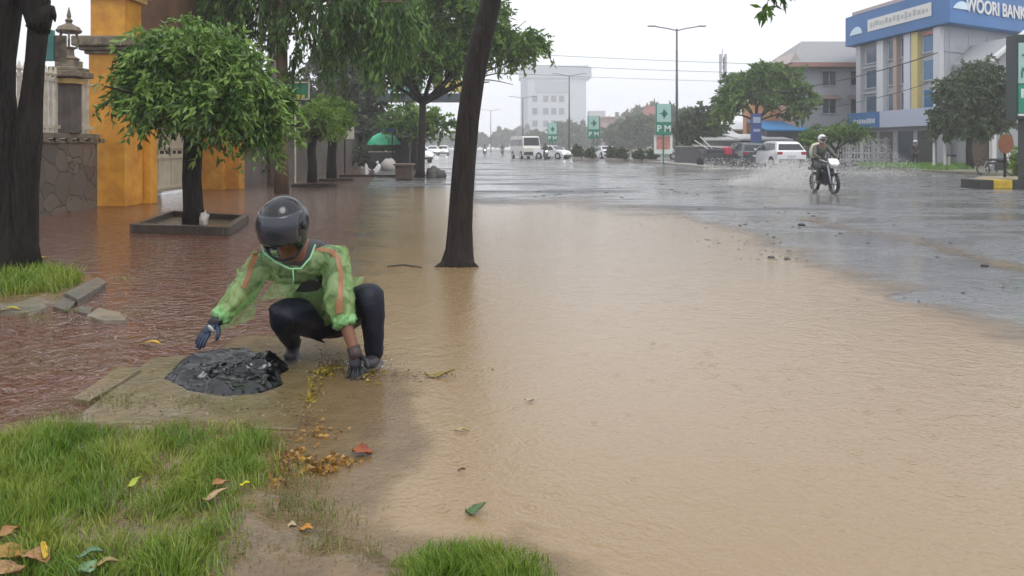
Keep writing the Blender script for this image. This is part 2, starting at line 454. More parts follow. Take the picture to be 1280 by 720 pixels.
def flood():
    rows = [820-(820-300)*i/110 for i in range(110)]+[300-(300-200)*(i/90) for i in range(90)]+[200-13*(i/30) for i in range(31)]
    cols = [-900+3200*i/230 for i in range(231)]
    vs = []; tv = []
    for py in rows:
        y = H*F/(py-HZ)
        for px in cols:
            x = (px-640)/F*y; vs.append((x, y, .008)); tv.append(turbid(x, y))
    nc = len(cols); fs = [(r*nc+c, r*nc+c+1, (r+1)*nc+c+1, (r+1)*nc+c) for r in range(len(rows)-1) for c in range(nc-1)]
    me = bpy.data.meshes.new('floodwater'); me.from_pydata(vs, [], fs); me.update()
    a = me.attributes.new('turbid', 'FLOAT', 'POINT'); a.data.foreach_set('value', tv)
    o = link('floodwater', me, flood_mat(), smooth=True); tag(o, kind='structure')
flood()

NEARG = gp([(-200,345),(0,338),(60,328),(112,343),(128,356),(88,376),(40,388),(-40,392),(-300,392)])
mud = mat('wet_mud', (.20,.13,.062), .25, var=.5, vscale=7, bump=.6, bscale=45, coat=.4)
def mound(name, poly, x0, x1, y0, y1, nx, ny, top, m):
    vs = []
    for j in range(ny):
        for i in range(nx):
            x = x0+(x1-x0)*i/(nx-1); y = y0+(y1-y0)*j/(ny-1)
            s = sdf(poly, x, y)+.05*mnoise.noise(Vector((x*5, y*5, 0)))
            z = -.004+min(top, max(.0098 if (s > -1.6 and (x > -1.9 or s > -.03)) else -.03, s*.22))+.010*mnoise.noise(Vector((x*9, y*9, 3)))*sm(-.05,.1,s)
            vs.append((x, y, z))
    fs = [(j*nx+i, j*nx+i+1, (j+1)*nx+i+1, (j+1)*nx+i) for j in range(ny-1) for i in range(nx-1)]
    me = bpy.data.meshes.new(name); me.from_pydata(vs, [], fs); me.update()
    return tag(link(name, me, m, smooth=True), kind='structure')
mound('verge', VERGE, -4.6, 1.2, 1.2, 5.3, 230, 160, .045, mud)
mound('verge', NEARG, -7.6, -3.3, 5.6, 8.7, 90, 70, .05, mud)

def grass(name, label, spots_fn, n, L, W, m, seed):
    rs = np.random.RandomState(seed); rg = random.Random(seed); B = []; Ls = []; Tn = []
    while len(B) < n:
        r = spots_fn(rg)
        if r is None: continue
        x, y, z, k = r
        B.append((x, y, z)); Ls.append(k); Tn.append(mnoise.noise(Vector((x*3.5, y*3.5, seed)))*.7+.42)
    B = np.array(B); N = len(B); Ls = np.array(Ls)*L*(.45+.9*rs.rand(N)); a = rs.rand(N)*6.283
    # blades lean together in tufts
    lean = np.stack([np.cos(a), np.sin(a)], 1)*(.25+.55*rs.rand(N))[:, None]
    lx = np.array([mnoise.noise(Vector((p[0]*9, p[1]*9, 1))) for p in B]); ly = np.array([mnoise.noise(Vector((p[0]*9, p[1]*9, 7))) for p in B])
    lean += np.stack([lx, ly], 1)*.9
    w = W*(.6+.8*rs.rand(N)); sd = np.stack([-np.sin(a), np.cos(a), 0*a], 1)*w[:, None]/2
    def at(t): 
        p = B.copy(); p[:, :2] += lean*(Ls*t**1.7)[:, None]*.9; p[:, 2] += Ls*t*(1-.35*t*np.linalg.norm(lean, axis=1)); return p
    v = np.empty((N, 5, 3)); v[:, 0] = B-sd; v[:, 1] = B+sd; p = at(.5); v[:, 2] = p+sd*.8; v[:, 3] = p-sd*.8; v[:, 4] = at(1.)
    i = np.arange(N)*5; lo = np.stack([i, i+1, i+2, i+3, i+3, i+2, i+4], 1).reshape(-1)
    me = bpy.data.meshes.new(name); me.vertices.add(N*5); me.vertices.foreach_set('co', v.reshape(-1)); me.loops.add(N*7); me.loops.foreach_set('vertex_index', lo)
    st = np.stack([np.arange(N)*7, np.arange(N)*7+4], 1).reshape(-1); me.polygons.add(N*2); me.polygons.foreach_set('loop_start', st); me.polygons.foreach_set('loop_total', np.tile([4, 3], N))
    me.update(); me.validate()
    t = np.clip(np.array(Tn)+.22*rs.normal(size=N), 0, 1); at_ = me.attributes.new('tint', 'FLOAT', 'POINT'); at_.data.foreach_set('value', np.repeat(t, 5))
    return tag(link(name, me, m), label, 'grass', kind='stuff')
gm = leafmat('grass_blade', (.085,.20,.010), (.33,.37,.06), .3)
def spot_verge(rg):
    x = rg.uniform(-3.6, -.6); y = rg.uniform(2.0, 3.7); s = sdf(GR1, x, y)
    if s < 0: return None
    q = mnoise.noise(Vector((x*2.6, y*2.6, 5)))+.5*mnoise.noise(Vector((x*7, y*7, 9)))
    dens = sm(-.02, .25, s)*(.38+.62*sm(-.35, .25, q))
    if rg.random() > dens: return None
    return x, y, .03, .55+.5*sm(0,.2,s)+.5*q
GR1 = gp([(-400,570),(0,545),(60,530),(130,530),(330,527),(362,548),(350,600),(330,650),(310,700),(270,760),(-800,760)], .03)
grass('grass', 'bright green uncut grass filling the near left corner', spot_verge, 42000, .068, .0036, gm, 3)
C2 = G(588, 712, .03)
def spot_small(rg):
    x = rg.gauss(0, .13); y = rg.gauss(0, .10)
    if (x/.26)**2+(y/.18)**2 > 1+.25*mnoise.noise(Vector((x*9,y*9,0))): return None
    return C2.x+x, C2.y-.02+y, .02, .9-.5*((x/.29)**2+(y/.21)**2)
grass('grass', 'small round tuft of green grass at the bottom edge of the water', spot_small, 4600, .075, .0032, gm, 4)
GR3 = gp([(-200,346),(0,341),(50,334),(108,346),(100,356),(75,366),(0,372),(-200,378)], .04)
def spot_tree(rg):
    x = rg.uniform(-7.5, -3.6); y = rg.uniform(6.2, 8.6); s = sdf(GR3, x, y)
    if s < 0 or rg.random() > .3+3*s: return None
    return x, y, .04, .8+.4*rg.random()
grass('grass', 'green grass at the foot of the dark forked tree', spot_tree, 9000, .13, .008, gm, 5)
def spot_thin(rg):
    c = G(*rg.choice([(340,655),(335,640),(395,640),(380,610),(10,560),(30,590),(120,500),(160,505),(240,505),(150,350),(88,390),(30,395),(50,400),(360,600),(345,560),(420,655),(20,650),(350,700),(330,690),(380,690),(345,630),(360,640),(365,585),(410,690),(450,700),(60,530),(90,525)]), .01)
    x = c.x+rg.gauss(0, .06); y = c.y+rg.gauss(0, .05)
    return x, y, .02, .5
grass('weeds', 'sparse weeds and stalks along the muddy edges', spot_thin, 2600, .07, .0034, leafmat('weed', (.17,.2,.05), (.32,.28,.12)), 6)

# ============================================================ small near things
conc = mat('wet_concrete', (.27,.24,.18), .3, var=.45, vscale=5, bump=.5, bscale=30, coat=.3)
silt = mat('silt_concrete', (.21,.155,.08), .22, var=.4, vscale=6, bump=.35, bscale=26, rgb2=(.13,.105,.05), coat=.4)
dstone = mat('dark_stone', (.17,.155,.13), .35, var=.5, vscale=9, bump=.8, bscale=25, coat=.3)
def rough_slab(name, pts, z0, z1, m, label, cat, group=None, cuts=3, nz=.012):
    bm = bmesh.new(); c = [bm.verts.new((x, y, z1)) for x, y in pts]; f = bm.faces.new(c)
    bmesh.ops.triangulate(bm, faces=[f])
    r = bmesh.ops.extrude_face_region(bm, geom=bm.faces[:]); bmesh.ops.translate(bm, vec=(0,0,z0-z1), verts=[g for g in r['geom'] if isinstance(g, bmesh.types.BMVert)])
    bmesh.ops.subdivide_edges(bm, edges=bm.edges[:], cuts=cuts, use_grid_fill=True)
    for v in bm.verts:
        n = mnoise.noise(v.co*14)*nz; v.co.x += n*1.2; v.co.y += mnoise.noise(v.co*11+Vector((5,5,5)))*nz; v.co.z += n*.4
    bmesh.ops.recalc_face_normals(bm, faces=bm.faces)
    cx = sum(p[0] for p in pts)/len(pts); cy = sum(p[1] for p in pts)/len(pts)
    bmesh.ops.translate(bm, vec=(-cx, -cy, 0), verts=bm.verts)
    me = bpy.data.meshes.new(name); bm.to_mesh(me); bm.free()
    o = link(name, me, m); o.location = (cx, cy, 0)
    b = o.modifiers.new('b', 'BEVEL'); b.width = .004; b.limit_method = 'ANGLE'
    return tag(o, label, cat, group)
SL = gp([(88,528),(190,447),(300,441),(398,452),(372,536)], .015)
rough_slab('drain_slab', SL, -.03, .016, silt, 'silt covered concrete drain slab under the black bag', 'slab', cuts=8, nz=.008)
rough_slab('paving_slab', gp([(92,498),(150,458),(176,462),(112,501)], .03), -.01, .034, silt, 'broken brown slab edge sticking up beside the drain slab', 'slab', nz=.008)
for pts, z, lb in (
    ([(80,366),(122,346),(134,352),(98,374)], .06, 'raised kerb block beside the grass under the forked tree'),
    ([(66,382),(80,370),(96,374),(86,388)], .03, 'small broken kerb lump at the end of the raised kerb block'),
    ([(0,388),(6,376),(52,374),(58,384),(30,390)], .04, 'flat grey stone at the left edge of the photo below the grass'),
    ([(108,394),(124,384),(150,390),(158,399),(130,400)], .035, 'flat pointed grey stone lying in the red pavement water'),
    ([(92,388),(100,382),(116,384),(112,392)], .02, 'small flat stone between the kerb block and the pointed stone')):
    rough_slab('kerb_stone', gp(pts, z), -.02, z, dstone if 'kerb' in lb else conc, lb, 'stone', 'broken kerb stones around the left tree')

def leafobj(px, py, L, W, rgb, rot, label, z=.012, curl=.25, name='fallen_leaf', notch=0):
    p = G(px, py, z); k = 9; L *= .86; W *= .86; vs = []; fs = []
    for i in range(k):
        t = i/(k-1); w = W*math.sin(math.pi*min(1, t**.8*.97+.02))**.8*(1+.12*math.sin(i*2.7+px)); zz = curl*L*(.35*math.sin(t*math.pi*1.3+px)+.2*t)
        for s in (-1, -.5, 0, .5, 1):
            vs.append((t*L-L/2, s*w/2+.06*L*math.sin(t*3+px), zz+abs(s)**2*curl*W*.5+.004*math.sin(s*4+i)))
    for i in range(k-1):
        for j in range(4): a = i*5+j; fs.append((a, a+1, a+6, a+5))
    mn = min(v[2] for v in vs); vs = [(a, b, c-mn) for a, b, c in vs]
    me = bpy.data.meshes.new(name); me.from_pydata(vs, [], fs); me.update()
    key = 'leaf_%.2f_%.2f' % rgb[:2]
    m = MATS.get(key) or mat(key, rgb, .4, var=.45, vscale=30, bump=.3, bscale=60)
    o = link(name, me, m, smooth=True); o.location = p; o.rotation_euler = (0, 0, R(rot))
    sd = o.modifiers.new('s', 'SOLIDIFY'); sd.thickness = .0012
    return tag(o, label, 'leaf')
Y1 = (.62,.42,.035); OR = (.40,.19,.07); BR = (.30,.16,.08); GN = (.11,.19,.07); YG = (.38,.46,.05)
leafobj(188, 433, .19, .05, Y1, -12, 'long yellow leaf lying in the red pavement water')
leafobj(52, 323, .20, .08, Y1, 10, 'yellow leaf right of the dark forked trunk')
leafobj(12, 390, .20, .05, (.6,.48,.05), 0, 'yellow leaf strip below the flat grey stone at the left edge', z=.03)
leafobj(12, 668, .075, .06, OR, 60, 'small upright tan leaf in the grass above the big orange leaves', z=.06)
leafobj(14, 696, .13, .09, (.42,.23,.06), 10, 'mottled orange leaf at the left edge of the bottom grass', z=.06)
leafobj(44, 700, .13, .08, (.44,.22,.10), -25, 'peach brown leaf right of the mottled orange leaf', z=.06)
leafobj(8, 716, .12, .08, (.46,.25,.12), 15, 'pale orange leaf in the bottom left corner', z=.06)
leafobj(55, 692, .10, .02, Y1, 120, 'thin yellow curled leaf standing beside the peach brown leaf', z=.07)
leafobj(112, 697, .09, .04, (.14,.25,.15), 5, 'bluish green leaf in the bottom grass', z=.06)
leafobj(110, 712, .06, .07, (.18,.30,.15), 60, 'rounded green leaf below the bluish green leaf', z=.06)
leafobj(131, 709, .09, .03, (.38,.28,.12), 8, 'dull tan leaf right of the rounded green leaf', z=.06)
leafobj(168, 606, .07, .03, YG, 65, 'yellow green leaf standing in the middle of the grass', z=.09)
leafobj(277, 606, .08, .05, OR, 60, 'tan dry leaf standing in the grass', z=.07)
leafobj(268, 622, .10, .04, (.50,.36,.18), 30, 'pale dry leaf lying below the tan dry leaf', z=.06)
leafobj(306, 607, .04, .025, (.70,.65,.03), 0, 'tiny bright yellow leaf at the right edge of the grass', z=.07)
leafobj(352, 691, .07, .05, (.20,.33,.17), 20, 'pale green leaf with a stalk on the mud', z=.02)
leafobj(383, 663, .05, .04, (.55,.25,.03), 0, 'small orange leaf on the mud', z=.03)
leafobj(364, 659, .04, .035, (.48,.40,.24), 0, 'small cream leaf left of the small orange leaf', z=.03)
leafobj(453, 567, .10, .10, (.32,.08,.025), 0, 'rust red leaf half sunk at the edge of the mud')
leafobj(594, 640, .085, .055, GN, 15, 'green leaf floating on the muddy water', curl=.4)
leafobj(438, 716, .07, .035, (.50,.44,.30), 25, 'cream leaf at the bottom edge on the mud', z=.01)
leafobj(578, 539, .08, .02, (.50,.40,.20), 0, 'straw coloured leaf floating below the crouching person')
leafobj(577, 589, .035, .012, (.15,.09,.04), 0, 'dark brown leaf scrap floating in the brown water')
leafobj(550, 470, .20, .06, (.30,.22,.05), 0, 'sunken olive leaf right of the crouching person')
leafobj(662, 501, .06, .02, (.5,.42,.3), 10, 'pale leaf scrap floating in the open water')

def litter(name, label, cells, n, cols, size, seed, cat='leaf litter'):
    rs = np.random.RandomState(seed); B = []; D = []; T = []
    for _ in range(n):
        px, py, rx, ry = cells[rs.randint(len(cells))]
        p = G(px+rs.normal()*rx, py+rs.normal()*ry, .014); B.append((p.x, p.y, .010+.014*rs.rand())); D.append((rs.normal(), rs.normal(), .15*rs.normal()))
        T.append(rs.rand())
    return tag(leaf_mesh(name, B, D, size, size*.6, leafmat(name+'_m', *cols, .1), None, np.array(T), seed), label, cat, kind='stuff')
litter('leaf_litter', 'yellow leaf litter caught along the edge of the drain slab', [(396,478,6,8),(388,492,4,8),(420,466,14,4),(462,468,9,5),(405,465,8,4)], 210, ((.40,.28,.025),(.14,.13,.03)), .028, 11)
litter('leaf_litter', 'orange and cream leaf litter on the mud edge beside the grass', [(365,572,12,6),(390,580,14,4),(350,585,8,8),(400,590,12,3),(425,578,14,3),(345,600,8,14),(395,540,14,8)], 330, ((.50,.26,.04),(.20,.12,.05)), .03, 12)
litter('leaf_litter', 'dark silt and leaf crumbs around the drain slab', [(150,500,30,8),(230,515,60,5),(430,445,40,5),(420,455,30,3),(330,515,40,6),(300,505,60,6),(520,470,40,5)], 500, ((.10,.08,.05),(.34,.28,.2)), .016, 13)
litter('leaf_litter', 'brown leaf crumbs over the red pavement on the left', [(60,430,40,30),(170,380,30,20),(120,450,40,20),(40,410,30,10),(200,410,40,12),(90,400,20,8)], 260, ((.38,.30,.22),(.07,.05,.03)), .022, 14)

def stones():
    rs = random.Random(5); mb = MB()
    cells = [(965,322,26,5),(990,315,20,6),(900,302,22,3),(940,310,30,8),(1180,372,60,8),(1000,280,40,14),(950,270,60,10),(700,242,60,5),(1100,300,80,20),(860,236,40,6)]
    for _ in range(120):
        px, py, rx, ry = rs.choice(cells); p = G(px+rs.gauss(0,rx), py+rs.gauss(0,ry)); s = min(.05, rs.uniform(.004,.016)*p.y/9)
        mb.ball((p.x, p.y, .008), (s*1.8, s*1.6, s*.45), 6, 4, nz=.4)
    tag(mb.build('gravel', mat('wet_gravel', (.05,.05,.048), .3)), 'dark grit and gravel washed over the wet road', 'gravel', kind='stuff')
    for px, py, s, lb in ((1002,282,.05,'dark stone lying alone on the wet road below the motorcycle'),(1231,333,.035,'small black stone on the road at the right edge of the photo'),(964,323,.035,'dark stone at the edge of the brown water'),(984,325,.03,'dark stone just right of the one at the edge of the brown water')):
        p = G(px, py); mb = MB().ball((0,0,s*.3), (s*1.3, s, s*.6), 10, 7, nz=.3); o = mb.build('stone', mat('wet_stone%d'%px, (.05,.05,.05), .25), smooth=True); o.location = p; tag(o, lb, 'stone')
stones()
# twigs at the trunk
for pts, lb in (([(484,333),(505,331),(527,334)], 'dark stick floating left of the leaning trunk'), ([(662,0),(662,0)], None)):
    if lb:
        q = [G(*p, .015) for p in pts]; c = q[0].copy(); mb = MB().tube([p-c for p in q], [.009,.012,.007], 6, jit=.3)
        o = mb.build('stick', mat('wet_twig', (.06,.045,.035), .4), smooth=True); o.location = c; tag(o, lb, 'stick')

# black plastic bag
def bag():
    c = G(285, 474); n = 170; vs = []; fs = []; rs = random.Random(8)
    out = gp([(205,474),(222,455),(250,441),(268,436),(300,438),(345,450),(364,461),(350,470),(356,482),(325,494),(280,497),(232,489)], .01)
    folds = []
    for _ in range(30):
        a = rs.uniform(0, 6.28); q = rs.uniform(0,.26); p0 = Vector((q*math.cos(a)*1.1, q*math.sin(a)*.8)); b = rs.gauss(.5,.7); ln = rs.uniform(.16,.36)
        folds.append((p0, p0+Vector((math.cos(b), math.sin(b)*.9))*ln, rs.uniform(.012,.030), rs.uniform(.009,.018), rs.uniform(-.05,.05)))
    for j in range(n):
        for i in range(n):
            x = -.5+i/(n-1); y = -.45+.9*j/(n-1)
            s = sdf(out, c.x+x, c.y+y)+.010*mnoise.noise(Vector((x*9, y*9, 0)))
            if s < -.012: vs.append((x, y, 0, s)); continue
            h = .016*sm(0,.05,s)+.062*max(0,.30+mnoise.noise(Vector((x*3.6+1, y*5.2, 2.3))))*sm(0,.12,s)
            p = Vector((x, y)); fh = 0
            for a, b, ht, w, bend in folds:
                ab = b-a; t = max(0,min(1,(p-a).dot(ab)/ab.length_squared)); ctr = a+ab*t+Vector((-ab.y,ab.x))*bend*4*t*(1-t); d = (p-ctr).length
                if d < w*4: fh = max(fh, ht*math.exp(-(d/w)**1.5)*math.sin(math.pi*t)*sm(0,.03,s))
            h += fh+.014*max(0,1-abs(mnoise.noise(Vector((x*6+y*3, y*9-x*2, 7.7))))*5)*sm(0,.05,s)+.004*mnoise.noise(Vector((x*30,y*32,4)))
            vs.append((x, y, .016+h if s > 0 else -.05, s))
    idx = {}; keep = []
    for k, v in enumerate(vs):
        if v[3] > -.012: idx[k] = len(keep); keep.append((v[0], v[1], max(v[2], .012)))
    for j in range(n-1):
        for i in range(n-1):
            q = (j*n+i, j*n+i+1, (j+1)*n+i+1, (j+1)*n+i)
            if all(t in idx for t in q): fs.append(tuple(idx[t] for t in q))
    me = bpy.data.meshes.new('plastic_bag'); me.from_pydata(keep, [], fs); me.update()
    o = link('plastic_bag', me, mat('black_plastic', (.003,.0035,.005), .2, bump=.12, bscale=22, bdist=.02, spec=.75), smooth=True); o.location = (c.x, c.y, 0)
    tag(o, 'crumpled shiny black plastic bag flat on the drain slab', 'bag')
bag()

def drops():
    rs = random.Random(77); mb = MB()
    for _ in range(5200):
        y = 2.6*math.exp(rs.random()*2.3); x = rs.uniform(-.5,.62)*y
        if y < 4.6 and x < -.55: continue
        q = .00052*y**.8*rs.uniform(.5,1.4); z = .0095
        mb.add([(x-q,y,z),(x+q,y,z),(x,y-q,z),(x,y+q*.3,z+q*rs.uniform(1,3.5))], [(0,1,3),(1,2,3),(2,0,3),(0,2,1)])
    tag(mb.build('raindrop_splashes', mat('splash_white', (.62,.58,.52), .2, alpha=.5)), 'tiny raindrop splashes speckling the flood water', 'rain splashes', kind='stuff')
drops()
# ============================================================ left side: wall, gate, poles, trees
barkd = mat('wet_dark_bark', (.010,.008,.008), .55, var=.6, vscale=5, bump=1.0, bscale=11, bdist=.07, stretch=(3,3,.45), rgb2=(.032,.026,.022), spec=.18)
barkm = mat('wet_bark', (.017,.013,.013), .55, var=.6, vscale=6, bump=1.0, bscale=14, bdist=.05, stretch=(3,3,.5), rgb2=(.042,.034,.03), spec=.2)
barkb = mat('brown_bark', (.16,.10,.06), .6, var=.5, vscale=6, bump=.9, bscale=16, stretch=(3,3,.6))
yellowp = mat('ochre_paint', (.70,.34,.035), .5, var=.45, vscale=2.6, rgb2=(.46,.18,.02), bump=.15, bscale=12)
palep = mat('pale_ochre', (.62,.42,.16), .5, var=.4, vscale=2)
stonew = mat('wall_stone', (.15,.125,.105), .5, var=.4, vscale=3, bump=.3)
moss = mat('mossy_concrete', (.10,.08,.06), .55, var=.6, vscale=6, rgb2=(.26,.21,.14), bump=.6, bscale=25)
whitem = mat('old_white_paint', (.60,.56,.47), .45, var=.35, vscale=6, rgb2=(.38,.32,.24))
cream = mat('cream_metal', (.62,.56,.42), .4, var=.25, vscale=3)
dark = mat('dark_gap', (.015,.015,.015), .6)

def stone_clad():
    m = bpy.data.materials.new('crazy_stone'); m.use_nodes = True; nt = m.node_tree; n = nt.nodes; l = nt.links; b = n['Principled BSDF']
    tc = n.new('ShaderNodeTexCoord'); no = n.new('ShaderNodeTexNoise'); no.inputs['Scale'].default_value = 2.5; l.new(tc.outputs['Object'], no.inputs['Vector'])
    ad = n.new('ShaderNodeVectorMath'); ad.operation = 'MULTIPLY_ADD'; ad.inputs[1].default_value = (.35,.35,.35); l.new(no.outputs['Color'], ad.inputs[0]); l.new(tc.outputs['Object'], ad.inputs[2])
    v1 = n.new('ShaderNodeTexVoronoi'); v1.feature = 'DISTANCE_TO_EDGE'; v1.inputs['Scale'].default_value = 2.2; l.new(ad.outputs[0], v1.inputs['Vector'])
    v2 = n.new('ShaderNodeTexVoronoi'); v2.inputs['Scale'].default_value = 2.2; l.new(ad.outputs[0], v2.inputs['Vector'])
    rp = n.new('ShaderNodeMapRange'); rp.inputs['From Max'].default_value = .035; l.new(v1.outputs['Distance'], rp.inputs['Value'])
    c1 = n.new('ShaderNodeMix'); c1.data_type = 'RGBA'; c1.inputs['A'].default_value = (.095,.075,.06,1); c1.inputs['B'].default_value = (.16,.12,.09,1)
    sp = n.new('ShaderNodeSeparateColor'); l.new(v2.outputs['Color'], sp.inputs[0]); l.new(sp.outputs[0], c1.inputs['Factor'])
    c2 = n.new('ShaderNodeMix'); c2.data_type = 'RGBA'; c2.inputs['A'].default_value = (.055,.05,.045,1); l.new(rp.outputs[0], c2.inputs['Factor']); l.new(c1.outputs['Result'], c2.inputs['B'])
    l.new(c2.outputs['Result'], b.inputs['Base Color']); b.inputs['Roughness'].default_value = .4
    bp = n.new('ShaderNodeBump'); bp.inputs['Strength'].default_value = .6; bp.inputs['Distance'].default_value = .03; l.new(rp.outputs[0], bp.inputs['Height']); l.new(bp.outputs[0], b.inputs['Normal'])
    return m
crazy = stone_clad()

WX = -8.9
# boundary wall with railings
w = thing('boundary_wall', 'low crazy paved stone wall topped by white pickets left of the ochre gate', 'wall', (WX, 10, 0))
MB().box((-.1, .3, .72), (.22, 12.0, 1.50)).build('wall', crazy, w, bevel=.01)
mb = MB().box((-.1, .3, 1.53), (.36, 12.0, .10)).box((-.1, .3, 1.40), (.28, 12.0, .05))
for i in range(30): mb.box((.04, -5.2+i*.4, 1.44), (.06, .16, .09))
mb.build('coping', moss, w, bevel=.01)
mb = MB()
for k in (1.70, 2.62): mb.box((-.1, .3, k), (.05, 12.0, .07))
for i in range(75):
    y = -5.6+i*.158
    if abs(y-5.3) < .25: continue
    mb.box((-.1, y, 2.13), (.035, .095, 1.1)).lathe([(.03,0),(.055,.06),(.012,.20)], (-.1, y, 2.68), 6)
mb.build('railing', whitem, w)
for yy, tall in ((5.3, 1), (-1.4, 1)):
    pl = MB().box((-.04, yy, 2.24), (.36, .36, 1.32)).build('pillar', mat('pillar_grey%d' % (yy*10), (.12,.10,.09), .5, var=.5, vscale=4, bump=.4), w, bevel=.015)
    MB().box((-.02, yy, 2.62), (.48, .48, .10)).build('pillar_band', palep, pl)
    MB().box((-.02, yy, 2.76), (.66, .66, .12)).box((-.02, yy, 2.86), (.54, .54, .08)).build('pillar_cap', moss, pl, bevel=.02)
    ln = MB().box((-.02, yy, 2.97), (.36, .36, .14)).lathe([(.17,0),(.20,.04),(.10,.10),(.09,.22),(.16,.27)], (-.02, yy, 3.04), 12)
    for a in range(6):
        t = a*math.pi/3; ln.tube([(-.02+.15*math.cos(t), yy+.15*math.sin(t), 3.30), (-.02+.20*math.cos(t), yy+.20*math.sin(t), 3.46), (-.02+.14*math.cos(t), yy+.14*math.sin(t), 3.62)], .025, 6)
    ln.lathe([(.21,0),(.24,.04),(.19,.12),(.09,.17),(.05,.20),(.075,.25),(.03,.30),(.045,.34),(.008,.52)], (-.02, yy, 3.60), 14)
    ln.build('stone_lantern', moss, pl, bevel=.004)

# gate house
g = thing('gatehouse', 'ochre painted gate portal with stained cornices and a cream metal gate', 'gate', (WX, 17, 0))
def pillar(yy, xx, wd, zc, nm='pillar'):
    p = MB().box((xx, yy, zc/2), (wd, wd, zc)).build(nm, yellowp, g, bevel=.015)
    MB().box((xx, yy, zc+.10), (wd+.50, wd+.50, .22)).box((xx, yy, zc-.05), (wd+.30, wd+.30, .09)).box((xx, yy, zc-.13), (wd+.14, wd+.14, .08)).build('cornice', moss, p, bevel=.03)
    MB().box((xx, yy, zc+.21+.42), (wd-.05, wd-.05, .86)).build('upper_block', yellowp, p, bevel=.01)
    MB().box((xx, yy, zc+1.13), (wd+.16, wd+.16, .14)).box((xx, yy, zc+1.25), (wd+.34, wd+.34, .12)).box((xx, yy, zc+1.37), (wd+.5, wd+.5, .12)).box((xx, yy, zc+1.60), (wd+.1, wd+.1, .36)).build('top_moulding', palep, p, bevel=.02)
    return p
pillar(.0, .05, .80, 3.50)
MB().box((.42, .62, 1.72), (.36, .34, 3.44)).build('side_pilaster', yellowp, g, bevel=.012)
p2 = pillar(6.6, -.35, .85, 3.50)
MB().box((.25, 6.75, 1.72), (.42, .5, 3.44)).build('side_pilaster', yellowp, g, bevel=.012)
brn = mat('stained_brown_render', (.20,.10,.055), .6, var=.55, vscale=1.5, rgb2=(.09,.055,.035), bump=.3)
MB().box((-.25, 3.4, 5.0), (.7, 6.2, 2.4)).build('lintel', brn, g, bevel=.02)
MB().box((-.25, 3.4, 3.74), (.85, 5.9, .10)).build('lintel_moulding', palep, g)
lf = MB().box((-.75, 3.25, 1.22), (.05, 5.9, 2.30)).build('gate_leaf', cream, g)
mb = MB()
for k in (.18, 1.02, 1.30, 2.34): mb.box((-.71, 3.25, k), (.05, 5.9, .07))
for i in range(8): mb.box((-.71, .5+i*.79, 1.25), (.045, .06, 2.2))
mb.build('gate_rail', cream, lf)
for i in range(16): MB().box((-.722, .55+i*.37, 1.16), (.012, .24, .09)).build('gate_slot', dark, lf)
tag(MB().ball((0,0,.06), (.14,.5,.07), 12, 7, nz=.5).build('sandbag', mat('white_sack', (.55,.52,.47), .6, var=.3, bump=.5), smooth=True), 'white sack lying against the foot of the cream gate', 'sandbag').location = G(190, 241)

w = thing('boundary_wall', 'plain grey brown rendered wall beyond the ochre gate', 'wall', (-9.35, 24.1, 0))
MB().box((0, 10, .95), (.25, 19.6, 1.9)).build('wall', mat('grey_render', (.17,.145,.125), .55, var=.45, vscale=1.2), w)
MB().box((0, 10, 1.95), (.38, 19.6, .10)).build('coping', moss, w)

# planter kerb
pc = [G(168,291), G(283,295), G(306,279), G(215,273)]
cen = sum(pc, Vector())/4
pl = thing('planter', 'dark square concrete planter kerb around the bushy tree', 'planter', cen)
fr = MB()
q = [p-cen for p in pc]
for i in range(4):
    a = q[i]; b = q[(i+1) % 4]; d = (b-a).normalized()*.045
    fr.bar(a-d+Vector((0,0,.07+i*.002)), b+d+Vector((0,0,.07+i*.002)), .10, .14)
fr.build('kerb_frame', mat('planter_concrete', (.075,.06,.05), .35, var=.5, vscale=5, bump=.4, coat=.3), pl, bevel=.01)
mb = MB().add([p*.97+Vector((0,0,.05)) for p in q], [(0,1,2,3)]); mb.build('soil', mud, pl)
tag(MB().ball((0,0,.10), (.07,.06,.12), 12, 9, nz=.9).build('plastic_bag', mat('white_plastic', (.6,.55,.5), .4, bump=.5), smooth=True), 'small white plastic bag against the trunk in the square planter', 'bag').location = (-4.98, 12.3, .03)

# leaves
lf_near = leafmat('leaf_glossy', (.030,.10,.012), (.27,.43,.09), .25); lf_near.node_tree.nodes['Principled BSDF'].inputs['Roughness'].default_value = .22
lf_dark = leafmat('leaf_dark', (.022,.065,.010), (.13,.25,.035), .35)
lf_mid = leafmat('leaf_mid', (.045,.12,.015), (.20,.33,.05), .35)
lf_lime = leafmat('leaf_lime', (.10,.20,.02), (.26,.40,.05), .3)
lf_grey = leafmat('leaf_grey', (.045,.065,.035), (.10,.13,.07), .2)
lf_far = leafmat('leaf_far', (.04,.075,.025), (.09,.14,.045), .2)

# bushy tree in the planter
tree('bushy_tree', 'bushy tree with glossy drooping leaves growing in the square planter', 'tree', (-5.24, 12.5, 0),
     [(0,0,0),(.0,0,.3),(-.02,0,.8),(.0,0,1.3),(.03,0,1.65)], [.20,.165,.15,.15,.15],
     [(-.42,0,2.78,.58,.65,.46),(.15,.0,2.98,.62,.7,.50),(.68,-.1,2.55,.52,.6,.50),(-.72,.1,2.32,.36,.5,.36),(1.08,.1,2.15,.36,.45,.40),(.55,-.5,2.1,.50,.4,.42),(-.25,-.45,2.22,.50,.4,.30),(1.12,.1,1.75,.20,.3,.28)],
     barkd, lf_near, 1150, 22, .155, .052, 21, droop=.7, twig=.42, shell=.5, jit=.10, spread=.75)

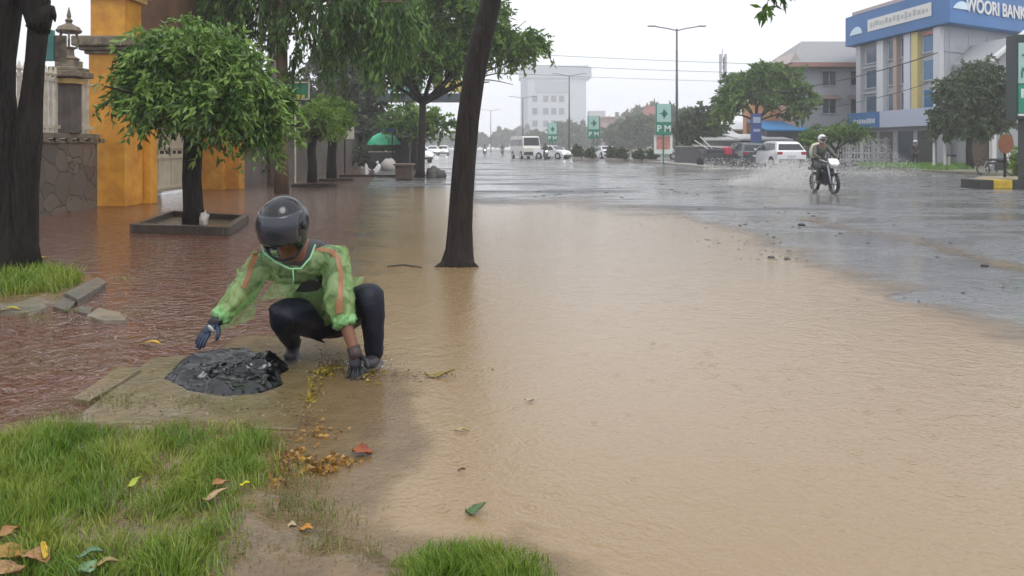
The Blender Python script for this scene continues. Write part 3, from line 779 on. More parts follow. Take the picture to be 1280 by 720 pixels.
# forked dark tree on the left
t = thing('forked_tree', 'dark wet forked tree trunk with broken stubs at the left edge', 'tree', (-5.02, 7.67, 0))
mb = MB()
mb.tube([(-.14,0,-.05),(-.13,0,.25),(-.14,0,.8),(-.17,0,1.4),(-.21,0,1.85),(-.21,0,2.2),(-.16,0,2.65),(-.14,0,3.0),(-.25,0,3.6),(-.4,.1,4.6)], [.34,.27,.22,.21,.19,.19,.19,.22,.2,.15], 28, jit=.13)
mb.tube([(.06,.02,-.05),(.07,0,.3),(.09,.0,.9),(.13,0,1.4),(.17,0,1.8),(.205,0,2.15),(.24,0,2.5),(.20,0,2.75),(.06,0,2.95),(-.12,0,3.1)], [.22,.16,.135,.125,.10,.088,.095,.13,.16,.12], 24, jit=.12)
mb.tube([(.24,0,2.48),(.30,-.02,2.60),(.36,-.02,2.70),(.385,-.02,2.72)], [.12,.10,.06,.02], 10, jit=.35)
mb.tube([(.31,-.02,2.66),(.34,-.02,2.78),(.345,-.02,2.84)], [.05,.03,.008], 8, jit=.35)
mb.tube([(.36,-.02,2.70),(.41,-.02,2.62),(.42,-.02,2.56)], [.05,.025,.006], 8, jit=.3)
mb.build('trunk', barkd, t, smooth=True)
crown(t, [(-.6,.2,4.9,.9,.8,.6),(-1.1,0,4.2,.6,.6,.5)], 120, 18, .15, .05, lf_dark, 31)
# teal cabinet
t = thing('sign_box', 'weathered teal sheet metal sign box beside the forked trunk', 'sign', P(60,57,8.4))
MB().box((.0,0,.0), (.13,.05,.34)).build('sign_face', mat('teal_paint', (.10,.30,.28), .45, var=.35, vscale=9), t, bevel=.004)
MB().box((.125,.03,-.03), (.11,.035,.29), rz=R(12)).build('rusted_panel', mat('rust_panel', (.20,.17,.13), .6, var=.6, vscale=14, rgb2=(.07,.05,.04)), t)
for z_ in (.05,-.08): MB().box((-.12,.0,z_), (.14,.02,.03)).build('bracket', dark, t)

# leaning tree in front
lt = thing('leaning_tree', 'slender dark leaning tree trunk standing in the brown flood water', 'tree', (-.60, 8.34, 0))
def lp(px, py): v = P(px, py, 8.34); return (v.x+.60, 0, v.z)
mb = MB(); mb.tube([lp(572,338),lp(572,328),lp(574,312),lp(575,285),lp(577,250),lp(580,205),lp(585,150),lp(592,100),lp(602,50),lp(613,5),lp(622,-40),lp(640,-110),lp(650,-200)],
                   [.205,.185,.155,.137,.128,.123,.122,.121,.118,.112,.105,.09,.07], 16, jit=.06)
mb.tube([lp(572,326),(.14,-.1,.02),(.24,-.14,-.01)], [.09,.06,.02], 7, jit=.3); mb.tube([lp(570,326),(-.16,-.1,.015),(-.24,-.12,-.01)], [.08,.05,.02], 7, jit=.3)
rg = random.Random(3); top = Vector(lp(640,-110))
for e in ((1.6,.3,5.0),(-1.4,.2,5.3),(.6,1.3,5.6),(2.6,.1,4.2),(.1,-.9,5.4)):
    pp, rr = limb(top, e, .06, .015, rg); mb.tube(pp, rr, 6)
e = P(975,-30,8.1)+Vector((.60,-8.34,0)); pp, rr = limb((2.6,.1,4.2), e, .02, .008, rg, .08); mb.tube(pp, rr, 5)
e2 = P(958,6,8.1)+Vector((.60,-8.34,0)); mb.tube([e, e2], [.008,.004], 5)
mb.build('trunk', barkm, lt, smooth=True)
crown(lt, [(1.6,.3,5.2,.9,.7,.45),(-1.4,.2,5.5,.9,.7,.45),(.6,1.3,5.7,.9,.8,.5),(0,-.6,5.7,.8,.6,.4)], 260, 16, .14, .05, lf_dark, 33)
q = e2+Vector((0,0,.0))
crown(lt, [(q.x,q.y,q.z+.02,.06,.05,.07),(q.x+.12,q.y,q.z+.18,.12,.08,.08)], 12, 7, .13, .05, lf_dark, 34, twig=.10, name='hanging_twig')

# tall tree with curtains of leaves
tree('weeping_tree', 'tall straight brown trunk hung with curtains of drooping leaves', 'tree', (-6.55, 21.6, 0),
     [(0,0,0),(.0,0,1),(.02,0,3),(.0,0,5),(.0,0,6.6)], [.22,.18,.165,.16,.14],
     [(-1.6,0,5.6,1.2,1.2,.75),(-.6,-.3,6.0,1.1,1.3,.8),(.9,0,5.5,1.1,1.2,.8),(2.2,.2,5.4,1.2,1.2,.9),(3.3,.0,5.4,.9,1.1,.9),(.55,-.1,4.3,.30,.4,.75),(1.5,.0,4.1,.30,.4,.75),(-.2,0,7.4,2.6,2,1.2),(2.6,.1,4.8,.7,.6,.5)],
     barkb, lf_dark, 520, 26, .24, .080, 41, droop=1.3, twig=.85, shell=.6, spread=.4, fork=(0,0,5.6))

# tree by the road edge
tree('roadside_tree', 'slim dark trunk with wide airy crown beside the planter pot and rock', 'tree', (-3.87, 32.5, 0),
     [(-.08,0,0),(-.03,0,.4),(0,0,1.2),(.03,0,2.4),(.06,0,3.3)], [.24,.17,.15,.145,.15],
     [(-1.7,0,6.0,1.1,1.3,.85),(-.4,-.2,6.8,1.3,1.4,.9),(1.2,0,5.9,1.3,1.3,.8),(2.8,0,6.1,1.2,1.2,.65),(4.3,0,5.9,1.0,1.0,.6),(-1.3,.3,4.8,.9,1.0,.55),(.4,.2,5.0,1.1,1.0,.55),(2.4,-.2,7.2,1.2,1.3,.8),(-.2,0,8.2,2.2,2,.9),(-2.4,0,7.0,.9,1,.8)],
     barkm, lf_mid, 1250, 22, .30, .10, 42, droop=.55, twig=.75, shell=.45,
     limbs=[(-1.9,0,5.4),(-.9,0,6.6),(.9,0,6.4),(2.2,0,5.3),(4.0,0,5.6),(-2.2,.2,4.3),(1.5,.2,4.0),(2.9,.1,4.1)])
# two small clipped trees
ct = tree('small_tree', 'small bright green clipped tree nearer the weeping tree', 'tree', (-7.5, 28.5, 0),
     [(0,0,0),(.02,0,.6),(-.03,0,1.2),(.05,0,1.7)], [.20,.17,.16,.15],
     [(0,0,2.4,.75,.7,.55),(-.4,.1,2.1,.55,.5,.45),(.5,0,2.25,.5,.5,.45)], barkd, lf_lime, 380, 18, .17, .07, 43, droop=.3, twig=.3, group='small clipped trees on the pavement')
dup(ct, (-7.7, 32.5, 0), 2.2, 'rounded bright green clipped tree right of its twin', 1.18)
# dark trees behind
tree('tall_tree', 'tall dark grey green tree rising behind the green canopy', 'tree', (-11.0, 52, 0),
     [(0,0,0),(.1,0,3),(.0,0,6)], [.35,.3,.25], [(0,0,5.5,1.9,1.8,2.6),(.6,0,3.0,1.6,1.5,1.6),(-1.2,0,7.5,1.3,1.3,1.5),(2.2,0,2.6,1.2,1.2,1.2),(.4,0,8.0,1.0,1.2,1.2)], barkm, lf_grey, 900, 16, .42, .2, 44, droop=.5, twig=.8)
tree('grey_tree', 'hazy grey green tree behind the concrete poles', 'tree', (-13.6, 46, 0),
     [(0,0,0),(.1,0,2),(.0,0,4)], [.3,.25,.2], [(0,0,4.6,1.6,1.6,1.6),(1.5,0,3.6,1.5,1.5,1.3),(-1.4,0,3.2,1.5,1.5,1.6)], barkm, lf_grey, 600, 16, .4, .18, 45, droop=.5, twig=.7)
tree('sparse_tree', 'sparse leafy tree under the footbridge deck', 'tree', (-5.7, 44, 0),
     [(0,0,0),(.05,0,1.4),(0,0,2.2)], [.2,.16,.12], [(-.5,0,3.4,.9,.9,.6),(.8,0,3.2,.9,.8,.6),(1.6,0,2.6,.6,.6,.5),(0,0,2.7,.9,.8,.5),(-1.2,0,2.8,.5,.6,.6)], barkm, lf_mid, 190, 14, .3, .15, 46, droop=.4, twig=.6)
# clipped bush by the canopy
tree('shrub', 'low dark shrub left of the green market umbrella', 'shrub', (-10.0, 47, 0), [(0,0,0),(0,0,.6)], [.1,.08], [(0,0,.9,1.3,.8,.6),(1.6,0,.9,1.0,.7,.55)], barkm, lf_grey, 240, 14, .2, .12, 47, droop=.2, twig=.3)

# poles
concp = mat('pole_concrete', (.28,.265,.25), .6, var=.35, vscale=3)
def pole(px, d, r, h, label, name='utility_pole', m=concp, cat='pole'):
    t = thing(name, label, cat, ((px-640)/F*d, d, 0)); MB().tube([(0,0,0),(0,0,h)], [r, r*.75], 12).build('pole', m, t, smooth=True)
    MB().bar((-.7,0,h-.5),(.7,0,h-.5), .08,.08).build('crossarm', m, t)
    for x in (-.6,0,.6): MB().lathe([(.03,0),(.06,.03),(.03,.08),(.05,.12),(.02,.16)], (x,0,h-.46), 8).build('insulator', m, t)
    return t
pole(341, 25.5, .19, 8.6, 'thick concrete utility pole just left of the brown trunk')
pole(325, 31, .13, 8.2, 'thin concrete utility pole left of the thick one')
pole(433, 44, .13, 9.5, 'dark slim utility pole above the two clipped trees', m=barkm)

# green notice board and its mast
t = thing('notice_board', 'green board with a yellow strip framed in white near the clipped trees', 'sign', ((369-640)/F*27.4, 27.4, 0))
MB().tube([(0,0,0),(0,0,2.7)], .035, 8).build('pole', whitem, t)
bd = MB().box((.17,0,3.33), (.62,.05,.58)).build('board', mat('board_green', (.02,.20,.12), .4), t)
f = MB()
for a, b in (((-.16,3.63),(.5,3.63)),((-.16,3.03),(.5,3.03)),((-.16,3.03),(-.16,3.63)),((.5,3.03),(.5,3.63))): f.bar((a[0],-.03,a[1]),(b[0],-.03,b[1]), .05)
f.build('frame', whitem, bd); MB().box((.12,-.032,3.13), (.46,.02,.12)).build('strip', mat('board_yellow', (.55,.42,.08), .4), bd)
MB().bar((0,0,2.68),(-.35,0,2.85),.05).bar((0,0,2.68),(.2,0,2.82),.05).build('arm', whitem, t)
t = thing('sign_post', 'small cream sign on a thin dark post right of the clipped trees', 'sign', ((431-640)/F*36, 36, 0))
MB().tube([(0,0,0),(0,0,1.9)], .035, 8).build('post', barkm, t); MB().box((.18,-.04,2.0), (.55,.03,.62)).build('plate', mat('cream_plate', (.6,.57,.45), .5), t)
t = thing('blue_sign', 'small blue street sign above the green umbrella', 'sign', ((484-640)/F*44, 44, 0))
MB().tube([(.3,0,0),(.3,0,2.6)], .035, 8).build('post', barkm, t); MB().box((0,-.04,2.32), (.75,.03,.30)).build('plate', mat('blue_plate', (.02,.10,.45), .4), t)

# cart with umbrella
t = thing('market_umbrella', 'bulging bright green market umbrella over the snack cart', 'umbrella', ((479-640)/F*45, 45, 0))
can = MB(); 
for j, (r, z) in enumerate([(.0,2.12),(.35,2.06),(.65,1.86),(.85,1.62),(.95,1.42)]):
    for k in range(16):
        a = k*math.pi/8; rr = r*(1+.08*(k % 2)+.1*mnoise.noise(Vector((k, j, 1)))); can.v.append((rr*math.cos(a)+.05, rr*math.sin(a), z+.05*(k % 2)+.05*mnoise.noise(Vector((k*.7, j, 4)))))
for j in range(4):
    for k in range(16): can.f.append((j*16+k, j*16+(k+1) % 16, (j+1)*16+(k+1) % 16, (j+1)*16+k))
can.build('canopy', mat('green_canopy', (.02,.40,.19), .35, var=.5, vscale=3, rgb2=(.10,.55,.34), trans=0), t)
MB().tube([(0,0,0),(0,0,2.05)], .03, 8).build('pole', dark, t)
t = thing('snack_cart', 'dark snack cart standing under the green umbrella', 'cart', ((477-640)/F*44.7, 44.7, 0))
cb = MB().box((0,0,.75), (1.3,.7,.5)).build('body', mat('cart_body', (.05,.06,.06), .4), t, bevel=.02)
MB().box((0,0,1.03), (1.45,.8,.05)).build('counter', whitem, t)
for x in (-.5,.5): MB().tube([(x,-.38,.25),(x,-.44,.25)], .25, 16).build('wheel', dark, t)
tag(MB().ball((0,0,.25), (.45,.4,.42), 12, 7, nz=.35).build('sack', mat('grey_sack', (.4,.38,.35), .5, bump=.4), smooth=True), 'pale grey bundle on the ground right of the snack cart', 'bundle').location = ((486-640)/F*42, 42, 0)
# kiosk + pot + rock
t = thing('kiosk', 'dark roadside kiosk with a glazed side behind the slim tree', 'kiosk', ((509-640)/F*46, 46, 0))
MB().box((0,0,.9), (1.6,1.2,1.8)).build('cabin', mat('kiosk_dark', (.045,.05,.055), .5, var=.4), t, bevel=.02)
MB().box((0.1,0,1.85), (2.1,1.6,.08)).build('roof', barkm, t); MB().box((.45,-.62,1.0), (.5,.02,1.2)).build('window', mat('kiosk_glass', (.18,.22,.26), .1), t)
t = thing('plant_pot', 'square brown concrete pot on the pavement left of the slim tree', 'pot', ((505.5-640)/F*30.2, 30.2, 0))
MB().box((0,0,.30), (.62,.62,.56), taper=1.05).build('body', mat('pot_brown', (.10,.065,.05), .5, var=.4, vscale=5), t, bevel=.02)
MB().box((0,0,.61), (.78,.78,.08)).build('rim', mat('pot_rim', (.15,.10,.075), .5), t, bevel=.015)
def rock(px, py, r, label, seed):
    p = G(px, py); m = MATS.get('rock') or mat('rock', (.10,.09,.085), .5, var=.5, vscale=4, bump=.8, bscale=12)
    mb = MB(); rs = random.Random(seed)
    for _ in range(4): mb.ball((rs.uniform(-.4,.4)*r[0], rs.uniform(-.3,.3)*r[1], rs.uniform(0,.3)*r[2]), (r[0]*.6, r[1]*.6, r[2]*rs.uniform(.6,1)), 12, 8, nz=.35)
    o = mb.build('rock', m, smooth=True); o.location = p; tag(o, label, 'rock')
rock(546, 222, (.50,.4,.42), 'rounded dark rock heap right of the slim roadside tree', 4)
tag(MB().box((0,0,.04),(3.2,.10,.10)).build('kerb', barkm), 'thin dark kerb line in the water left of the planter pot', 'kerb').location = G(470,221)
for px, py, a in ((392,233,.55),(420,226,.5)):
    p = G(px, py); mb = MB(); mb.tube([(a*math.cos(k*.6)*1.3, a*math.sin(k*.6), .03) for k in range(11)], .05, 5, jit=.3)
    o = mb.build('kerb_ring', barkm); o.location = p; tag(o, 'broken kerb ring around the %s small clipped tree' % ('nearer' if px < 400 else 'farther'), 'kerb')
# red fence building behind
t = thing('roadside_shed', 'low red and grey shed behind the two clipped trees', 'shed', ((396-640)/F*50, 50, 0))
MB().box((0,0,1.1), (5.2,3,2.2)).build('wall', mat('shed_wall', (.16,.14,.13), .6, var=.4), t)
MB().box((.6,-1.52,1.0), (2.2,.03,1.0)).build('red_panel', mat('shed_red', (.30,.06,.04), .5, var=.4), t)
MB().box((-1.8,-1.53,.9), (1.0,.03,1.2)).build('white_panel', whitem, t); MB().box((0,-.3,2.3), (5.8,4,.12)).build('roof', mat('shed_roof', (.14,.12,.12), .5), t)
t = thing('tower_block', 'hazy grey concrete tower seen through leaves above the clipped trees', 'building', ((437-640)/F*90, 90, 0))
MB().box((0,0,5.6), (3.0,4,11.2)).build('wall', mat('tower_grey', (.2,.2,.2), .7), t)
for j in range(5):
    for i in range(2): MB().box((-.7+1.4*i,-2.02,2+j*2.0), (.8,.05,1.1)).build('window', dark, t)

# footbridge
t = thing('footbridge', 'dark footbridge deck with teal and yellow panels behind the tree crowns', 'footbridge', (0, 52, 0))
def bx(px): return (px-640)/F*52
z0 = H+(184-127)/F*52; z1 = H+(184-118)/F*52
MB().box(((bx(474)+bx(596))/2, 0, (z0+z1)/2), (bx(596)-bx(474), 2.2, z1-z0)).build('deck', mat('deck_dark', (.05,.07,.085), .5), t)
MB().box(((bx(490)+bx(530))/2, -1.0, z1+.5), (bx(530)-bx(490), .06, .85)).build('teal_panel', mat('teal_panel', (.16,.40,.42), .5, var=.3), t)
MB().box(((bx(545)+bx(592))/2, -1.0, z1+.5), (bx(592)-bx(545), .06, .85)).build('yellow_panel', mat('yellow_panel', (.65,.50,.14), .5, var=.3), t)
for px in (512, 588): MB().box((bx(px), 0, z0/2), (.55,.55,z0)).build('pier', mat('pier%d'%px, (.10,.10,.10), .6), t)
# ============================================================ far street
def X(px, d): return (px-640)/F*d
def Zp(py, d): return H+(HZ-py)/F*d
greyp = mat('grey_render_paint', (.42,.44,.47), .6, var=.2, vscale=.6)
glassd = mat('window_glass', (.03,.04,.05), .12)
white_f = mat('white_frame', (.7,.7,.7), .5)

# tall block
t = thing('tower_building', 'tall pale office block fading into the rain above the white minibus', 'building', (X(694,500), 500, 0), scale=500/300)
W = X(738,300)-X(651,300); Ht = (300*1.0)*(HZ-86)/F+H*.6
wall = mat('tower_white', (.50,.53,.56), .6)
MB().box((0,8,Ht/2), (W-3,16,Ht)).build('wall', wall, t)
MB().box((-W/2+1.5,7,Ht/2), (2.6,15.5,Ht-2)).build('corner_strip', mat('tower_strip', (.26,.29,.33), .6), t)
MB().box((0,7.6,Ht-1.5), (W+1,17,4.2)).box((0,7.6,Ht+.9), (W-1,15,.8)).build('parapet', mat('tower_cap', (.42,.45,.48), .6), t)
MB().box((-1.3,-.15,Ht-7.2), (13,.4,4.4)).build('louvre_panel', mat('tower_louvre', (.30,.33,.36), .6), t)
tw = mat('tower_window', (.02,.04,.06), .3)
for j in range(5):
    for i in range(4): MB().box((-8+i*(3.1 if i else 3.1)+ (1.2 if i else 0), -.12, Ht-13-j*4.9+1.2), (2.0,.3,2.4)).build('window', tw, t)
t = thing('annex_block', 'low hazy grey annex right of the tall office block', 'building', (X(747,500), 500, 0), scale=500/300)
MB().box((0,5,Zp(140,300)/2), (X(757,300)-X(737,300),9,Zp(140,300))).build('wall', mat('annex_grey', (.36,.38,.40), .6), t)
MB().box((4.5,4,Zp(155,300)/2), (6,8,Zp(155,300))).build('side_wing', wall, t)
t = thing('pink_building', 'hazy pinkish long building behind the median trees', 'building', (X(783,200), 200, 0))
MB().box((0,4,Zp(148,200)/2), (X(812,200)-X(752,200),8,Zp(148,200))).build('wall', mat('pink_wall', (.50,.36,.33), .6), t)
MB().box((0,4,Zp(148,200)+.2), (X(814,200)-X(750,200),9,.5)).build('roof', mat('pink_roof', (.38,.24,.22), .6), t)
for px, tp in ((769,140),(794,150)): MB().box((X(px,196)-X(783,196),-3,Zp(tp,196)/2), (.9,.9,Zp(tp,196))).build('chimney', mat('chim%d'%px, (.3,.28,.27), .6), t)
t = thing('red_roof_house', 'house with a steep red gabled roof left of the tall green sign', 'house', (X(816,190), 190, 0))
MB().box((0,0,Zp(150,190)/2), (8,6,Zp(150,190))).build('wall', mat('rr_wall', (.42,.36,.33), .6), t)
rr = mat('red_roof', (.24,.08,.07), .6)
MB().add([(-4.6,-3.5,Zp(150,190)),(4.6,-3.5,Zp(150,190)),(4.6,3.5,Zp(150,190)),(-4.6,3.5,Zp(150,190)),(-1.5,0,Zp(133,190)),(1.0,0,Zp(133,190))],[(0,1,5,4),(1,2,5),(2,3,4,5),(3,0,4),(3,2,1,0)]).build('roof', rr, t)
MB().lathe([(.7,0),(.5,.6),(.05,1.6)], (-1.4,0,Zp(136,190)), 6).build('spire', rr, t)

# grey house
d = 63
t = thing('grey_house', 'three storey grey house with hipped roof left of the bank', 'house', (0, 0, 0))
x0, x1 = X(998,d), X(1092,d); ze = Zp(84,d)
MB().box(((x0+x1)/2, d+4.5, ze/2), (x1-x0, 9, ze)).build('wall', greyp, t)
MB().box((x0-.02, d+4.5, ze/2), (.06, 8.8, ze-.3)).build('side_wall', mat('peach_wall', (.55,.36,.27), .6), t)
MB().box(((x0+x1)/2, d+4.3, ze+.12), (x1-x0+1.6, 10.6, .34)).build('eaves', mat('eave_red', (.40,.20,.17), .6), t)
zr = Zp(49,d+3)
MB().add([(x0-.9,d-1,ze+.3),(x1+.3,d-1,ze+.3),(x1+.3,d+9.8,ze+.3),(x0-.9,d+9.8,ze+.3),(X(1004,d+4),d+4.4,zr),(x1-.2,d+4.4,zr)],[(0,1,5,4),(1,2,5),(2,3,4,5),(3,0,4),(3,2,1,0)]).build('roof', mat('roof_grey', (.30,.30,.31), .6, var=.2), t)
MB().add([(X(984,d),d-.4,ze+.3),(X(1000,d),d-.4,ze+.3),(X(992,d),d-.4,Zp(66,d)),(X(984,d),d+4,ze+.3),(X(1000,d),d+4,ze+.3),(X(992,d),d+4,Zp(66,d))],[(0,1,2),(5,4,3),(0,2,5,3),(1,4,5,2),(0,3,4,1)]).build('gable', mat('gable_w', (.5,.42,.38), .6), t)
for py in (98, 133):
    for px in (1036, 1071):
        a = MB().box((X(px,d), d-.03, Zp(py,d)), (1.05,.1,1.15)).build('window', glassd, t)
        f = MB()
        for dx in (-.56,.0,.56): f.box((X(px,d)+dx, d-.07, Zp(py,d)), (.07,.06,1.2))
        f.box((X(px,d), d-.07, Zp(py,d)-.6), (1.25,.12,.08)); f.build('frame', greyp, a)
        MB().add([(X(px,d)-.75,d-.02,Zp(py,d)+.95),(X(px,d)+.75,d-.02,Zp(py,d)+.95),(X(px,d)+.85,d-.6,Zp(py,d)+.62),(X(px,d)-.85,d-.6,Zp(py,d)+.62)],[(0,1,2,3)]).build('awning', mat('awn%d%d'%(px,py), (.32,.22,.21) if py > 100 else (.36,.37,.39), .6), a).modifiers.new('s','SOLIDIFY').thickness = .05

# bank
def wallpt(A, B, t, z, off=0.0):
    d2 = (B-A); n = Vector((d2.y, -d2.x, 0)).normalized(); p = A+d2*t+n*off; return Vector((p.x, p.y, z))
C = Vector((X(1181,50),50,0)); A = Vector((X(1072,60.5),60.5,0)); B = Vector((X(1181,50)+13.5,50+7.5,0)); D = A+(B-C)
t = thing('bank_building', 'four storey bank with a wide blue roof fascia and white pilasters', 'building', (0,0,0))
zt = 10.4
def prism4(pts, z0, z1): 
    return MB().prism([(p.x,p.y) for p in pts], z0, z1)
bw = mat('bank_wall', (.44,.45,.49), .6, var=.2, vscale=.5)
prism4([A,C,B,D], 0, zt-.5).build('wall', bw, t)
bb = mat('bank_blue', (.03,.16,.42), .4, var=.2, vscale=.4)
o_ = 1.0; dl = (C-A).normalized(); dr = (B-C).normalized()
fA = A-dl*.6-dr*o_; fC = C+dl*o_-dr*o_*.6; fB = B+dl*o_+dr*.5; fD = D-dl*.6+dr*.5
fz0, fz1 = 9.3, 11.6
prism4([fA,fC,fB,fD], fz0, fz1).build('fascia', bb, t, bevel=.03)
prism4([fA+dl*1,fC-dl*1,fB-dl*1,fD+dl*1], fz1, fz1+.25).build('roof', mat('bank_roof', (.5,.4,.42), .6), t)
def onface(A, B, t0, t1, z0, z1, off, th=.05):
    pts = [wallpt(A,B,t0,z0,off), wallpt(A,B,t1,z0,off), wallpt(A,B,t1,z1,off), wallpt(A,B,t0,z1,off)]
    q = [wallpt(A,B,t0,z0,off-th), wallpt(A,B,t1,z0,off-th), wallpt(A,B,t1,z1,off-th), wallpt(A,B,t0,z1,off-th)]
    return MB().add(pts+q, [(0,1,2,3),(7,6,5,4),(0,4,5,1),(1,5,6,2),(2,6,7,3),(3,7,4,0)])
# fascia A->C : outward normal
pn = onface(fA,fC,.26,.86,fz0+.72,fz0+1.62,.06); sgn = pn.build('name_panel', mat('panel_white', (.72,.72,.68), .5), t)
rs = random.Random(4); gl = MB(); u = .29
while u < .83:
    wgl = rs.uniform(.012,.03); gl_ = onface(fA,fC,u,u+wgl,fz0+.95+rs.uniform(0,.12),fz0+1.35+rs.uniform(-.1,.1),.075,.012); gl.add(gl_.v, gl_.f); u += wgl+.012
gl.build('lettering', mat('faint_grey', (.45,.46,.47), .5), sgn)
def rise_mark(Aa, Bb, t0, t1, z0, z1, nm='emblem'):
    pts = []
    for k in range(13): a = k/12*math.pi; pts.append((t0+(t1-t0)*(.5-.5*math.cos(a)), z0+(z1-z0)*math.sin(a)**1.4*(.55+.45*k/12)))
    vs = [wallpt(Aa,Bb,q[0],q[1],.07) for q in pts]+[wallpt(Aa,Bb,q[0],q[1],.02) for q in pts]
    n = len(pts); return MB().add(vs, [tuple(range(n)), tuple(range(n,2*n))[::-1]]+[(i,(i+1)%n,(i+1)%n+n,i+n) for i in range(n)]).build(nm, mat('emb%.2f'%t0, (.62,.78,.88), .4), t)
rise_mark(fA,fC,.06,.20,fz0+.75,fz0+1.5)
rise_mark(fC,fB,.02,.13,fz0+.95,fz0+1.6)
dd = (fB-fC).normalized()
# lettering on the street front, sized from the photograph
def atpx(px):
    lo, hi = 0., 16.
    for _ in range(40):
        m_ = (lo+hi)/2; p = fC+dd*m_
        if 640+F*p.x/p.y < px: lo = m_
        else: hi = m_
    return lo
sa, sb = atpx(1206), atpx(1281)
wd = text('WOORI BANK', 1.0, white_f, t, Matrix.Identity(4), ext=.03, bold=.02)
xs = [v.co.x for v in wd.data.vertices]; k = (sb-sa)/(max(xs)-min(xs)); n_ = Vector((dd.y,-dd.x,0)); cp = fC+dd*(sa+sb)/2+n_*.06; cp.z = fz0+1.25
wd.data.transform(facing(cp, dd) @ Matrix.Diagonal((k, min(k*1.15,1.25), 1, 1)))
# pilasters on the A-C face
for t0, t1, c in ((.30,.38,(.66,.67,.70)),(.62,.69,(.62,.64,.72)),(.705,.77,(.66,.55,.22)),(.50,.54,(.45,.34,.28)),(.03,.09,(.5,.5,.53)),(.93,.995,(.62,.62,.65))):
    onface(A,C,t0,t1,2.9,fz0-.02,.32,.34).build('pilaster', mat('pil%.2f'%t0, c, .5), t, bevel=.02)
for z in (3.9,5.9,7.8):
    for t0, t1 in ((.13,.26),(.41,.49),(.56,.61),(.80,.91)):
        wd = onface(A,C,t0,t1,z,z+1.3,.04).build('window', mat('bw%.1f%.2f'%(z,t0), (.06,.10,.16) if t0 < .7 else (.05,.16,.32), .15), t)
        onface(A,C,t0-.01,t1+.01,z-.12,z-.02,.16,.18).build('sill', bw, wd)
    onface(A,C,.10,.29,z+1.5,z+1.62,.18,.2).build('string_course', greyp, t)
onface(A,C,.79,.93,8.9,9.15,.2,.2).build('balcony_trim', mat('red_trim', (.42,.16,.15), .5), t)
sg = onface(A,C,-.02,.40,2.75,3.95,.75,.2).build('shop_sign', bb, t); 
mid = wallpt(A,C,.20,3.30,.77); dac = (C-A).normalized()
gl = MB(); u = .06; rs = random.Random(9)
while u < .35:
    wgl = rs.uniform(.008,.02); q = onface(A,C,u,u+wgl,3.1,3.38+rs.uniform(0,.12),.765,.012); gl.add(q.v,q.f); u += wgl+.008
gl.build('lettering', white_f, sg)
onface(A,C,.405,.97,2.75,3.95,.74,.2).build('pale_sign', mat('pale_sign', (.50,.53,.66), .4), t)
for k, (t0, t1) in enumerate(((.08,.25),(.3,.45),(.52,.68),(.74,.92))):
    dr_ = onface(A,C,t0,t1,.05,2.45,.04).build('shopfront', mat('sf%d'%k, [(.06,.06,.07),(.13,.10,.09),(.05,.07,.09),(.05,.05,.05)][k], .3), t)
    onface(A,C,t0-.012,t0,.05,2.45,.12,.1).build('door_frame', greyp, dr_)
for k in range(7): onface(C,B,.03+k*.14,.035+k*.14,.1,8.9,.03,.04).build('pilaster_strip', greyp, t)
for z in (2.9,5.4,7.6): onface(C,B,0,1,z,z+.08,.06,.08).build('string_course', greyp, t)
for z in (3.4,5.9):
    for t0 in (.2,.5,.75): onface(C,B,t0,t0+.12,z,z+1.3,.05).build('window', glassd, t)
onface(C,B,.1,.5,.05,2.4,.05).build('shopfront', mat('brown_shop', (.14,.09,.06), .5), t)

# gabled house right edge
d = 46
t = thing('gabled_house', 'small house with a white edged gable behind the green sign at the right edge', 'house', (0,0,0))
x0, x1 = X(1243,d), X(1340,d); zr = Zp(40,d); zl = Zp(72,d)
MB().add([(x0,d,0),(x1+2,d,0),(x1+2,d,zl),(X(1282,d),d,zr-.1),(x0,d,zl)]+[(x0,d+7,0),(x1+2,d+7,0),(x1+2,d+7,zl),(X(1282,d),d+7,zr-.1),(x0,d+7,zl)],
   [(0,1,2,3,4),(9,8,7,6,5),(0,5,6,1),(1,6,7,2),(2,7,8,3),(3,8,9,4),(4,9,5,0)]).build('wall', mat('gh_wall', (.36,.37,.38), .6), t)
MB().bar((x0-.4,d-.2,zl-.25),(X(1282,d),d-.2,zr+.1),.5,.16).bar((x1+2.4,d-.2,zl-.2),(X(1282,d),d-.2,zr+.1),.5,.16).build('barge_board', white_f, t)
for px in (1241, 1258): MB().box((X(px,d-.3), d-.3, 1.1), (.25,.3,2.2)).build('pier', white_f, t)
MB().box((X(1228,d+1), d+1, 1.1), (1.2,1,2.2)).build('doorway', mat('doorway_brown', (.13,.09,.06), .5), t)

# sheds + awning + totem
def shed(px0, px1, pyt, pye, d, label, cw, cr, nm='shed', dep=5):
    t = thing(nm, label, 'shed', (X((px0+px1)/2,d), d, 0)); w = X(px1,d)-X(px0,d); ze = Zp(pye,d); zt = Zp(pyt,d)
    MB().box((0,dep/2,ze/2), (w*.94,dep,ze)).build('wall', cw, t)
    MB().add([(-w/2,-.3,ze),(w/2,-.3,ze),(w/2,dep,zt),(-w/2,dep,zt),(-w/2,-.3,ze+.12),(w/2,-.3,ze+.12),(w/2,dep,zt+.12),(-w/2,dep,zt+.12)],[(3,2,1,0),(4,5,6,7),(0,1,5,4),(1,2,6,5),(2,3,7,6),(3,0,4,7)]).build('roof', cr, t)
    return t
whr = mat('white_roof', (.62,.62,.62), .5, var=.2); blr = mat('blue_awning', (.03,.22,.50), .5); dgr = mat('dark_wall', (.10,.10,.11), .7, var=.3)
shed(880,935,163,176,66,'low white roofed shed left of the blue totem sign', mat('shedw1', (.42,.42,.42), .6), whr)
shed(898,950,151,163,72,'white sloping shed roof rising behind the totem sign', mat('shedw2', (.34,.34,.35), .6), whr)
